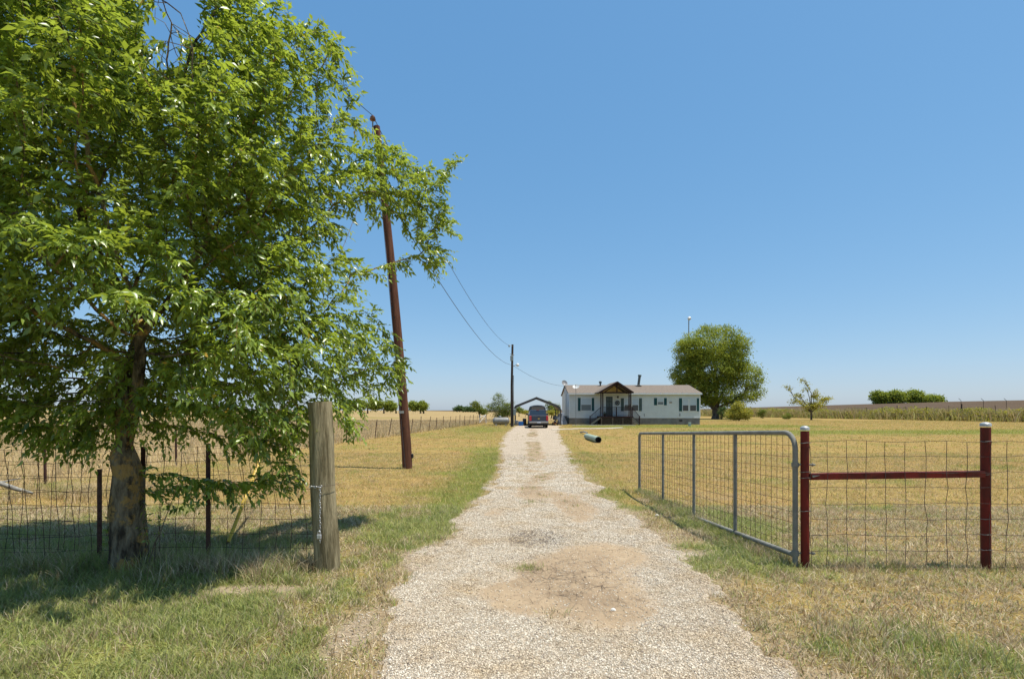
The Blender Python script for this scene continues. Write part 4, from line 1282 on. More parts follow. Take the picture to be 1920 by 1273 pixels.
tag(MB().tube(catenary(WTOP, at(470, 0, 9.5) + (at(470, 0, 9.5) - WTOP) * .9, .12), .009, 5).build("power_line", CABLE_M, org=tuple(WTOP)), 'overhead line running from the leaning pole top toward the upper left past the elm', 'power line', 'overhead lines')
tag(MB().tube(catenary(W3, (6.15, 58.6, 4.35), .45), .013, 5).build("power_line", CABLE_M, org=tuple(W3)), 'short sagging service line from the service pole to the house roof', 'power line', 'overhead lines')

# ---- far left fence
def far_fence():
    t = thing("field_fence", (FENCE(29), 29, gz(FENCE(29), 29)), 'long low wire fence with thin leaning steel posts edging the left pasture', 'fence')
    Y = 11.0; tops = []
    i = 0
    while Y < 66:
        x = FENCE(Y); z0 = gz(x, Y); h = 1.08 + random.uniform(-.06, .08)
        lx = random.uniform(.02, .22) if Y > 20 else .0
        mb = MB(); mb.bar((x, Y, z0 - .1), (x + lx, Y - .02, z0 + h), .045, .03)
        mb.build("fence_post", TPOST_M, t)
        tops.append((x, Y, z0, lx / h))
        Y += 2.12 if Y > 27 else 3.6
    mb = MB()
    for hz in (.18, .38, .58, .78, .98):
        mb.tube([(x + l * hz, yy, z0 + hz + random.gauss(0, .012)) for x, yy, z0, l in tops], .004, 4)
    for a, b in zip(tops[:-1], tops[1:]):
        for k in range(1, 7):
            s_ = k / 7; p0 = Vector((a[0], a[1], a[2])).lerp(Vector((b[0], b[1], b[2])), s_)
            mb.tube([p0 + Vector((0, 0, .15)), p0 + Vector((.05, 0, 1.0))], .003, 3)
    mb.build("wire_mesh", GWIRE_M, t)
    mb = MB()
    e = tops[-1]
    t2 = thing("pipe_brace", (-3.6, 60.5, gz(-3.6, 60.5)), 'white pipe end brace of the left pasture fence, near the propane tank', 'fence brace')
    z0 = gz(-3.6, 60.5)
    for nm, a, b in (("post", (-3.9, 60.5, z0), (-3.75, 60.5, z0 + 1.1)), ("post", (-3.1, 61, z0), (-3.15, 61, z0 + 1.05)), ("rail", (-3.8, 60.5, z0 + .75), (-3.1, 61, z0 + 1.0)), ("diagonal", (-3.85, 60.4, z0 + .1), (-3.2, 60.9, z0 + .9))):
        MB().tube([a, b], .045, 8).build(nm, PVC_M, t2, smooth=True)
far_fence()

# grey log and straw heap at the far left edge
def log():
    a = at(-60, 893, 9.0); b = at(62, 913, 9.4)
    a.z = max(a.z, gz(a.x, a.y) + .16); b.z = gz(b.x, b.y) + .06
    mb = MB().tube([a, a.lerp(b, .4) + Vector((0, 0, .03)), a.lerp(b, .75), b], [.05, .046, .038, .02], 9)
    mb.tube([a.lerp(b, .4), a.lerp(b, .55) + Vector((.05, .25, .1))], [.02, .008], 6)
    tag(mb.build("fallen_branch", LOG_M, org=tuple(b), smooth=True), 'bare grey fallen branch lying in straw at the left edge of the photo', 'branch')
log()
c = [(random.gauss(-8.1, 1.0), random.gauss(9.6, .35)) for _ in range(70)] + [(random.gauss(-6.2, 1.2), random.gauss(10.5, .4)) for _ in range(50)]
tufts("straw_heap", c, 50, .10, .24, .1, .04, 'heap of dry cut straw behind the left fence', STRAW_M, wid=.007)
c = [(random.gauss(-2.9, .35), random.gauss(6.25, .14)) for _ in range(26)]
tufts("straw_mound", c, 26, .05, .12, .06, .1, 'low pale straw mound at the foot of the yellow guy guard', STRAW_M)

# small shoots growing at the elm's foot
def shoots():
    t = thing("sucker_shoots", (-3.5, 5.0, gz(-3.5, 5.0)), 'thin leafy shoots growing up just right of the elm trunk', 'shoots')
    mb = MB(); B = []; Dv = []
    for (px, h, lx) in ((272, .95, .35), (285, .72, .1), (208, .55, -.08), (262, .6, .12)):
        x = (px - 960) * 5.0 / FP; p = Vector((x, 5.0, gz(x, 5.0))); pts = [p.copy()]
        for k in range(9):
            p = p + Vector((lx / 9 + random.gauss(0, .012), random.gauss(0, .012), h / 9)); pts.append(p.copy())
            if k > 3:
                for q in range(5):
                    B.append(p + Vector((random.gauss(0, .03), random.gauss(0, .03), 0))); Dv.append((random.gauss(0, 1), random.gauss(0, 1), -.3))
        mb.tube(pts, [.007 - .0005 * k for k in range(10)], 5)
    mb.build("stem", ELMBARK_M, t)
    B = np.array(B); V, F = leaves(B, np.array(Dv), RNG.uniform(.03, .055, len(B)), .5)
    npmesh("foliage", V, F, ELM_M, t, attrs=dict(rnd=np.repeat(RNG.random(len(B)) * .9, 5)))
shoots()

# ------------------------------------------------------------------ right: gate, maroon posts, fence
def cap_post(px, top, parent, nm="post"):
    x = (px - 960) * FY / FP; z0 = gz(x, FY); zt = CH - (top - HOR) * FY / FP
    r = .040 if px < 1700 else .043
    p = MB().tube([(x + .004, FY, z0 - .2), (x, FY, z0 + .6), (x, FY, zt - .045)], r, 18).build(nm, MAROON_M, parent, smooth=True)
    MB().lathe([(r + .003, -.034), (r + .003, -.010), (r, -.004), (r * .6, .006), (.004, .011)], 18, Matrix.Translation((x, FY, zt))).build("post_cap", CAP_M, p, smooth=True)
    return x

def right_fence():
    x0 = (1509 - 960) * FY / FP
    t = thing("wire_fence", (x0, FY, gz(x0, FY)), 'square woven wire fence hung on maroon pipe posts to the right of the gate', 'fence')
    xa = cap_post(1509, 800, t); xb = cap_post(1848, 793, t)
    # brace rail
    MB().bar((xa + .04, FY - .012, CH - (893 - HOR) / 185), (xb - .04, FY - .012, CH - (888 - HOR) / 185), .062, .062).build("brace_rail", MAROON_M, t)
    MB().tube([(xa + .045, FY - .05, CH - (893 - HOR) / 185 + .012), (xa + .12, FY - .048, CH - (893 - HOR) / 185 + .016), (xa + .05, FY - .05, CH - (893 - HOR) / 185)], .006, 6).build("rail_tie", GALV_M, t)
    mb = MB()
    ys = [827, 855, 884, 913, 943, 972, 1001, 1031, 1061]
    zs = [CH - (y - HOR) / 185.5 for y in ys]
    xs = [xa + .02] + [(px - 960) * FY / FP for px in (1545, 1582, 1618, 1654.5, 1691, 1728, 1766, 1803)] + [xb, (1877 - 960) * FY / FP, (1912 - 960) * FY / FP] + [(1912 + 37 * k - 960) * FY / FP for k in range(1, 9)]
    wire_grid(mb, xs[0], xs[-1], FY - .055, zs, .2, r=.0026, jit=.0065, xs=xs, bend=lambda x, z: (.02 * (z - .5) if x > 5 else .006 * math.sin(x * 3), .0, 0))
    mb.build("wire_mesh", GWIRE_M, t)
    for xx, lst in ((xa, (830, 884, 895, 957)), (xb, (827, 889, 972, 1001, 1029))):
        for py in lst:
            z = CH - (py - HOR) / 185
            pts = [(xx + .05 * math.cos(a), FY + .05 * math.sin(a), z + .004 * math.sin(3 * a)) for a in np.linspace(-math.pi * 1.05, .05 * math.pi, 12)]
            MB().tube(pts, .0028, 5).build("tie_wire", GALV_M, t)
    mb = MB(); zc = CH - (1000 - HOR) / 185
    mb.tube([(xa + .06, FY - .03, zc - .10), (xa + .07, FY - .03, zc - .06), (xa + .055, FY - .03, zc - .02), (xa + .07, FY - .04, zc), (xa + .14, FY - .05, zc)], .002, 5)
    mb.build("loose_wire_end", GWIRE_M, t)
    # one more post out of the frame edge carries the sheet on
    cap_post(2230, 795, t)
right_fence()

def gate():
    hx = (1491 - 960) / FP * (FY + .02); H0 = Vector((hx, FY + .02, 0))
    far = Vector(((1199 - 960) / 94.5, FP / 94.5, 0))
    t = thing("gate", (hx, FY + .02, gz(hx, FY)), 'long galvanised tube gate with wire mesh infill, swung open beside the driveway', 'gate')
    zb0, zt0 = CH - (1040 - HOR) / 184, CH - (811 - HOR) / 184
    zb1, zt1 = CH - (930 - HOR) / 94.5, CH - (812.5 - HOR) / 94.5
    def Q(u, v):   # u 0 hinge..1 far, v 0 bottom..1 top
        p = H0.lerp(far, u); zb = zb0 + (zb1 - zb0) * u; zt = zt0 + (zt1 - zt0) * u
        p.z = zb + (zt - zb) * v
        return p
    Lg = (far - H0).length; r = .026; c = .17
    cu, cv = c / Lg, c / (zt0 - zb0)
    pts = [Q(0, -.09), Q(0, 0), Q(0, .4), Q(0, 1 - cv)]
    for k in range(1, 8):
        a = R(90 * k / 8); pts.append(Q(cu * (1 - math.cos(a)), 1 - cv * (1 - math.sin(a))))
    pts += [Q(cu, 1), Q(.35, 1), Q(.7, 1), Q(1 - cu * .45, 1)]
    for k in range(1, 6):
        a = R(90 * k / 6); pts.append(Q(1 - cu * .45 * (1 - math.sin(a)), 1 - cv * .45 * (1 - math.cos(a))))
    pts += [Q(1, 1 - cv * .5), Q(1, .5), Q(1, 0)]
    MB().tube(pts, r, 12).build("frame", GALV_M, t, smooth=True)
    MB().tube([Q(0, 0) , Q(.5, 0), Q(1, 0)], r, 12).build("bottom_rail", GALV_M, t, smooth=True)
    # uprights where the photo shows them
    for px in (1243, 1301, 1378.5):
        # solve u for pixel column
        s_ = (px - 960) / FP
        u = (hx - s_ * H0.y) / (s_ * (far.y - H0.y) - (far.x - hx))
        MB().tube([Q(u, .0), Q(u, 1)], .022, 10).build("upright", GALV_M, t, smooth=True)
    mb = MB()
    nu = 47; nv = 11
    for i in range(1, nu):
        mb.tube([Q(i / nu, v_) for v_ in (0, .33, .66, 1)], .0024, 4)
    for j in range(1, nv):
        v_ = 1 - (j / nv) ** .95
        mb.tube([Q(u_ / 12, v_) for u_ in range(13)], .0024, 4)
    mb.build("wire_mesh", WIRE_M, t)
    for vz, nm in ((CH - (871 - HOR) / 184, "hinge"), (CH - (1036 - HOR) / 184, "hinge")):
        h = MB(); h.tube([(hx, FY + .02, vz - .022), (hx, FY + .02, vz + .022)], .036, 12)
        h.tube([(hx + .03, FY + .01, vz), (hx + .075, FY, vz + .012), (hx + .11, FY, vz + .004), (hx + .19, FY, vz + .002)], .009, 8)
        h.lathe([(.016, -.006), (.016, .006)], 6, Matrix.Translation((hx + .165, FY, vz + .002)) @ Matrix.Rotation(R(90), 4, 'Y'))
        h.build("hinge", GALV_M, t, smooth=True)
gate()

# ------------------------------------------------------------------ mobile home
HX0, HX1, HY0, HY1 = 6.35, 20.95, 57.0, 65.0
def hx_(cx, d=57.0): return ((1040 + cx / 6.4) - 960) * d / FP
def hz_(cy, d=57.0): return CH + (HOR - 690 - cy / 6.4) * d / FP
def house():
    z0 = gz(HX0 + 7, 57)
    t = thing("mobile_home", ((HX0 + HX1) / 2, HY0, z0), 'long low white mobile home with brown shingle roof, teal shutters and grey skirting', 'house')
    zs, ze, zr = .75, 3.44, 4.46
    ym = (HY0 + HY1) / 2
    MB().prism([(HY0, zs), (HY1, zs), (HY1, ze), (ym, zr - .06), (HY0, ze)], HX0, HX1, 'x').build("wall", SIDING_M, t)
    MB().box(HX0 + .03, HX1 - .03, HY0 + .03, HY1 - .03, z0 - .3, zs - .002).build("skirting", SKIRT_M, t)
    MB().box(HX0 - .01, HX1 + .01, HY0 - .02, HY0 - .002, zs - .02, zs + .09).build("starter_trim", FASCIA_M, t)
    rf = MB()
    sl = (zr - ze) / (ym - HY0)
    o = .28; ox = .12
    a = [(HY0 - o, ze - sl * o + .02), (ym, zr + .02), (HY1 + o, ze - sl * o + .02), (HY1 + o, ze - sl * o + .14), (ym, zr + .14), (HY0 - o, ze - sl * o + .14)]
    rf.prism(a, HX0 - ox, HX1 + ox, 'x')
    roof = rf.build("roof", SHINGLE_M, t)
    MB().box(HX0 - ox, HX1 + ox, HY0 - o - .022, HY0 - o - .002, ze - sl * o - .04, ze - sl * o + .13).build("fascia", FASCIA_M, t)
    MB().box(HX0 - .02, HX0 + .1, HY0 - .018, HY0 - .003, zs + .1, ze - .05).build("corner_trim", FASCIA_M, t)
    MB().box(HX1 - .1, HX1 + .02, HY0 - .018, HY0 - .003, zs + .1, ze - .05).build("corner_trim", FASCIA_M, t)
    # vent pipes
    x = hx_(557, 60); M = Matrix.Translation((x, 60.5, 4.3))
    MB().lathe([(.09, 0), (.09, .45), (.17, .46), (.17, .52), (.10, .56), (.19, .62), (.19, .67), (.06, .74)], 14, M).build("vent_pipe", STACK_M, roof, smooth=True)
    b = Vector((hx_(1003, 60.5), 60.5, 4.35)); tp = Vector((hx_(1019, 60.5), 60.4, CH + (HOR - 690 - 82 / 6.4) * 60.5 / FP))
    MB().tube([b, b.lerp(tp, .85), b.lerp(tp, .86), tp], [.15, .15, .2, .2], 14).build("stove_pipe", STACK_M, roof, smooth=True)
    MB().tube([b + Vector((0, -.2, -.05)), b + Vector((0, -.05, .12))], [.38, .17], 12).build("flashing", GALV_M, roof, smooth=True)
    # windows
    def window(x0, x1, cy0, cy1, lower=GLASS_M):
        a0, a1, zt, zb = hx_(x0), hx_(x1), hz_(cy0), hz_(cy1); zm = zb + (zt - zb) * .49
        w_ = MB(); y = HY0
        f = .055
        for (p, q, r_, s_) in ((a0 - f, a1 + f, zt, zt + f), (a0 - f, a1 + f, zb - f, zb), (a0 - f, a0, zb, zt), (a1, a1 + f, zb, zt), (a0, a1, zm - .025, zm + .025)):
            w_.box(p, q, y - .05, y + .01, r_, s_)
        wo = w_.build("window", FASCIA_M, t)
        MB().box(a0, a1, y - .03, y - .006, zm + .025, zt).build("blind", BLIND_M, wo)
        MB().box(a0, a1, y - .024, y - .006, zb, zm - .025).build("pane", lower, wo)
    def shutter(x0, x1, cy0, cy1, m):
        a0, a1, zt, zb = hx_(x0), hx_(x1), hz_(cy0), hz_(cy1)
        w_ = MB(); w_.box(a0, a1, HY0 - .03, HY0 - .004, zb, zt)
        for k in range(14):
            z = zb + .08 + (zt - zb - .16) * k / 14
            w_.box(a0 + .05, a1 - .05, HY0 - .042, HY0 - .031, z, z + (zt - zb - .16) / 22)
        w_.build("shutter", m, t)
    window(318, 437, 362, 508, SCREEN_M); shutter(278, 311, 358, 514, SHUT_M); shutter(443, 474, 358, 514, SHUT_M)
    window(838, 912, 366, 510); window(930, 1001, 366, 510); shutter(795, 830, 362, 516, SHUT2_M); shutter(1012, 1047, 362, 516, SHUT2_M)
    window(1237, 1303, 366, 438, SCREEN_M); shutter(1192, 1228, 360, 446, SHUT_M); shutter(1311, 1345, 360, 446, SHUT_M)
    window(1536, 1603, 368, 514); window(1623, 1696, 368, 514); shutter(1492, 1528, 362, 518, SHUT_M); shutter(1703, 1734, 362, 518, SHUT_M)
    # door
    a0, a1 = hx_(614), hx_(695); zt = hz_(342); zb = .93
    d = MB().box(a0, a1, HY0 - .04, HY0 + .01, zb, zt).build("door", DOOR_M, t)
    mb = MB()
    ww = a1 - a0
    for cx_ in (.28, .72):
        for (p, q) in ((.06, .34), (.42, .72), (.78, .94)):
            mb.box(a0 + ww * (cx_ - .15), a0 + ww * (cx_ + .15), HY0 - .052, HY0 - .041, zb + (zt - zb) * p, zb + (zt - zb) * q)
    mb.build("door_panels", mat("paler_door_panel", (.055, .08, .08), .3, 0, .5), d)  # panels have a paler base colour and lower roughness than the door
    MB().lathe([(.02, 0), (.035, .03), (.02, .05)], 10, Matrix.Translation((a1 - .09, HY0 - .05, zb + 1.0)) @ Matrix.Rotation(R(90), 4, 'X')).build("handle", CHROME_M, d)
    mb = MB()
    for (p, q, r_, s_) in ((a0 - .09, a0 - .002, zb, zt + .09), (a1 + .002, a1 + .09, zb, zt + .09), (a0, a1, zt + .002, zt + .09)): mb.box(p, q, HY0 - .05, HY0 - .003, r_, s_)
    mb.build("door_frame", FASCIA_M, t)
    # wall lamp, number plaque, crawl vents
    x, z = hx_(757), hz_(348)
    MB().lathe([(.03, -.12), (.08, -.08), (.09, .05), (.03, .12)], 10, Matrix.Translation((x, HY0 - .1, z))).build("wall_lamp", STAIN_M, t)
    MB().box(hx_(1376), hx_(1408), HY0 - .03, HY0 - .004, hz_(420), hz_(405)).build("number_plaque", SIGN_M, t)
    MB().box(hx_(1495), hx_(1533), HY0 + .01, HY0 + .05, hz_(640), hz_(620)).build("crawl_vent", BLACK_M, t)
    MB().box(hx_(330), hx_(357), HY0 + .012, HY0 + .05, hz_(652), hz_(634)).build("crawl_vent", SKIRT_M, t)
    MB().box(hx_(1497), hx_(1506), HY0 - .06, HY0 - .004, hz_(575), hz_(545)).build("spigot_box", GREYP_M, t)
    MB().box(hx_(1072), hx_(1078), HY0 - .05, HY0 - .004, hz_(580), hz_(545)).build("cable_box", GREYP_M, t)
    MB().tube([(HX0 - .25, HY0 + .8, z0), (HX0 - .25, HY0 + .8, 4.9)], .03, 6).build("service_mast", GREYP_M, t)
house()
# wreath
def wreath():
    x, z = hx_(752), hz_(418); y = HY0 - .07
    mb = MB()
    for (dx, dz, r) in ((-.10, 0, .12), (.10, 0, .12), (0, .10, .11), (0, -.10, .11)):
        torus(mb, Matrix.Translation((x + dx, y, z + dz)), r, .022, 0, 16, 6)
    torus(mb, Matrix.Translation((x, y, z)), .24, .022, 0, 20, 6)
    tag(mb.build("wall_medallion", BLACK_M, org=(x, y, z - .25)), 'round dark scrollwork ornament on the wall right of the front door', 'wall ornament')
wreath()

# porch
def porch():
    YF = 54.4
    X = lambda px: (px - 960) * YF / FP
    Z = lambda py: CH + (HOR - py) * YF / FP
    z0 = gz(X(1157), YF)
    t = thing("porch", (X(1157), YF, z0), 'gabled front porch of dark red wood with lattice base and two stair flights', 'porch')
    xl, xr = X(1127), X(1186); zf = Z(780.5)
    MB().box(xl - .03, xr + .05, YF, HY0 - .08, zf - .14, zf).build("deck", STAIN_M, t)
    MB().box(xl + .05, xr - .05, YF + .06, HY0 - .1, z0 - .1, zf - .15).build("deck_shade_box", UNDER_M, t)  # solid dark box added as the shade seen behind the lattice
    mb = MB(); L_ = xr - xl; H = zf - .15 - z0
    for sgn in (1, -1):
        k = -H
        while k < L_:
            a_, b_ = k, k + H
            s0 = max(0, a_); s1 = min(L_, b_)
            if s1 - s0 > .05:
                za, zb = (s0 - k), (s1 - k)
                if sgn < 0: za, zb = H - za, H - zb
                mb.bar((xl + s0, YF + .02 + (.012 if sgn > 0 else 0), z0 + za), (xl + s1, YF + .02 + (.012 if sgn > 0 else 0), z0 + zb), .028, .008)
            k += .145
    mb.build("lattice", LATT_M, t)
    mb = MB()
    for px in (1127.5, 1149, 1168, 1185.5): mb.box(X(px) - .04, X(px) + .04, YF - .02, YF + .01, z0, zf - .14)
    mb.box(xl, xr, YF - .018, YF + .008, z0 - .02, z0 + .07)
    mb.build("lattice_frame", LATT_M, t)
    ZB = Z(736.5)
    for px in (1127, 1130.5, 1179.8, 1183):
        MB().box(X(px) - .055, X(px) + .055, YF + .04, YF + .15, zf, ZB).build("post", STAIN_M, t)
    # roof
    xe0, xe1, xp = X(1121.5), X(1187.5), X(1157); zp = Z(717.2); ze = Z(737)
    th = .11
    MB().prism([(xe0, ze), (xp, zp), (xe1, ze), (xe1, ze + th), (xp, zp + th * 1.1), (xe0, ze + th)][::-1], YF - .18, 58.8, 'y').build("roof", SHINGLE_M, t)
    mb = MB()
    mb.bar((xe0 + .02, YF - .2, ze + .03), (xp, YF - .2, zp + .04), .06, .17); mb.bar((xe1 - .02, YF - .2, ze + .03), (xp, YF - .2, zp + .04), .06, .17)
    mb.build("rake_board", STAIN_M, t)
    mb = MB()
    mb.box(X(1124), X(1185), YF + .02, YF + .12, ZB - .06, ZB + .1)
    mb.box(xp - .06, xp + .06, YF + .03, YF + .11, ZB + .1, zp - .02)
    mb.bar((X(1134), YF + .06, ZB + .1), (xp, YF + .06, zp - .1), .09, .09); mb.bar((X(1180), YF + .06, ZB + .1), (xp, YF + .06, zp - .1), .09, .09)
    mb.build("truss", STAIN_M, t)
    MB().prism([(X(1128), ZB + .02), (X(1182), ZB + .02), (xp, zp - .13)], HY0 - .05, HY0 - .01, 'y').build("gable_board", TAN_M, t)
    for px in (1127, 1183):
        MB().box(X(px) - .05, X(px) + .05, YF + .16, HY0 - .02, ZB - .02, ZB + .1).build("beam", STAIN_M, t)
    # front railing
    zr = Z(763); mb = MB()
    mb.box(X(1131), X(1179), YF + .07, YF + .12, zr - .04, zr); mb.box(X(1131), X(1179), YF + .075, YF + .115, zf + .07, zf + .11)
    n = 24
    for k in range(1, n):
        x = X(1131) + (X(1179) - X(1131)) * k / n; mb.box(x - .014, x + .014, YF + .085, YF + .105, zf + .11, zr - .04)
    mb.box(X(1156) - .05, X(1156) + .05, YF + .07, YF + .13, zf, zr + .02)
    mb.build("railing", STAIN_M, t)
    # stairs both sides, along the wall
    for sgn, xs0, xs1, nm in ((-1, xl, X(1107), 'left'), (1, xr, X(1200), 'right')):
        st = MB(); n = 4
        for k in range(n):
            a_ = xs0 + (xs1 - xs0) * k / n; b_ = xs0 + (xs1 - xs0) * (k + 1) / n
            z = z0 + (zf - z0) * (n - k) / (n + 1)
            st.box(min(a_, b_), max(a_, b_), YF + .25, HY0 - .3, z - .05, z)
        st.bar((xs0, YF + .22, zf - .1), (xs1, YF + .22, z0 + .05), .05, .2)
        so = st.build("stairs", STEPW_M, t)
        rl = MB()
        rl.bar((xs0, YF + .2, zr - .02), (xs1, YF + .2, z0 + .95), .05, .05)
        rl.bar((xs0, YF + .2, zf + .05), (xs1, YF + .2, z0 + .2), .04, .04)
        m_ = 8
        for k in range(m_ + 1):
            s_ = k / m_; x = xs0 + (xs1 - xs0) * s_
            wdt = .05 if k in (0, m_) else .015
            zt_ = (zr - .02) * (1 - s_) + (z0 + .95) * s_; zb_ = (zf + .05) * (1 - s_) + (z0 + .2) * s_
            rl.box(x - wdt, x + wdt, YF + .2 - wdt, YF + .2 + wdt, zb_ if k not in (0, m_) else (z0 if k == m_ else zf), zt_ + (.06 if k in (0, m_) else 0))
        rl.build("stair_railing", STAIN_M, so)
porch()
# chair-like pot on the porch
def pot():
    x = (1134 - 960) * 55.2 / FP; z = CH + (HOR - 780.5) * 54.4 / FP
    t = thing("potted_plant", (x, 55.2, z), 'small dark potted plant on the porch left of the door', 'potted plant')
    MB().lathe([(.10, 0), (.15, .22), (.16, .25), (.13, .25)], 12, Matrix.Translation((x, 55.2, z))).build("pot", BLACK_M, t)
    B = np.array([[x, 55.2, z + .3]]) + RNG.normal(0, .09, (120, 3)); V, F = leaves(B, RNG.normal(0, 1, (120, 3)), RNG.uniform(.06, .14, 120), .5)
    npmesh("foliage", V, F, CONIF_M, t, attrs=dict(rnd=np.repeat(RNG.random(120) * .9, 5)))
pot()

# satellite dishes
def dish(px, py, d, rpx, zfoot, label, m, tilt, yaw):
    p = at(px, py, d); s = d / FP; r = rpx * s
    t = thing("satellite_dish", (p.x, p.y, zfoot), label, 'satellite dish', 'satellite dishes at the left end of the house')
    M = Matrix.Translation(p) @ Matrix.Rotation(R(yaw), 4, 'Z') @ Matrix.Rotation(R(tilt), 4, 'X')
    prof = [(.01, 0), (r * .5, r * .07), (r * .8, r * .2), (r, r * .32), (r * 1.02, r * .30), (r * .8, r * .17), (r * .5, r * .03), (.01, -.03)]
    MB().lathe(prof, 20, M).build("reflector", m, t, smooth=True)
    MB().tube([(p.x, p.y + .1, zfoot), (p.x, p.y + .1, p.z - r * .5), (p.x, p.y + .03, p.z)], .025, 6).build("mast", GREYP_M, t)
    a = M @ Vector((0, -r * .9, r * .1)); b = M @ Vector((0, -r * .4, r * 1.0))
    MB().tube([a, b], .018, 5).build("feed_arm", GREYP_M, t)
    MB().lathe([(.04, -.05), (.05, .05)], 8, Matrix.Translation(b)).build("receiver", GREYP_M, t)
dish(1058, 719, 58.5, 6, 3.5, 'grey satellite dish on the roof edge at the left gable', DISH_M, 62, 25)
dish(1080, 726, 55.8, 6.3, gz(7, 55.8), 'pale satellite dish on a tall thin mast in front of the house', DISHW_M, 40, -15)

# carport
def carport():
    d = 54.5; X = lambda px: (px - 960) * d / FP; Z = lambda py: CH + (HOR - py) * d / FP
    x0, x1, xp = X(966), X(1051.5), X(1006)
    zp = Z(745); ze0 = Z(761); ze1 = Z(763.5); z0 = gz(2.5, d)
    t = thing("carport", (xp, d, z0), 'open dark metal carport with shallow peaked roof left of the house', 'carport')
    zk0, zk1 = ze0, ze1
    prof = [(x0 - .02, ze0 - .28), (x0 + .02, ze0), (xp, zp), (x1 - .25, ze1 + .14), (x1, ze1 - .3)]
    prof2 = [(a, b + .06) if 0 < i < 4 else (a - .05 if i == 0 else a + .05, b) for i, (a, b) in enumerate(prof)]
    MB().prism(prof + prof2[::-1], d, d + 6, 'y').build("roof", CARP_M, t)
    fr = MB()
    for k in range(4): fr.bar(Vector((prof[k][0], d - .04, prof[k][1] - .08)), Vector((prof[k + 1][0], d - .04, prof[k + 1][1] - .08)), .07, .24)
    fr.build("front_trim", CARP_M, t)
    for yy in (d + .1, d + 3, d + 5.9):
        for x_ in (x0 + .02, x1 - .03):
            MB().box(x_ - .06, x_ + .06, yy - .04, yy + .04, z0 - .1, (ze0 if x_ < 3 else ze1) - .2).build("leg", CARP_M, t)
carport()

# vehicles (rear to the camera, pointing +Y)
def wheel(mbx, x, y, r, wd, parent):
    M = Matrix.Translation((x, y, r + .0)) @ Matrix.Rotation(R(90), 4, 'Y')
    w_ = MB().lathe([(r * .6, -wd / 2), (r * .94, -wd / 2), (r, -wd * .35), (r, wd * .35), (r * .94, wd / 2), (r * .6, wd / 2)], 24, M).build("wheel", RUB_M, parent, smooth=True)
    MB().lathe([(.05, -wd * .45), (r * .58, -wd * .4), (r * .6, wd * .4), (.05, wd * .45)], 16, M).build("rim", CHROME_M, w_, smooth=True)

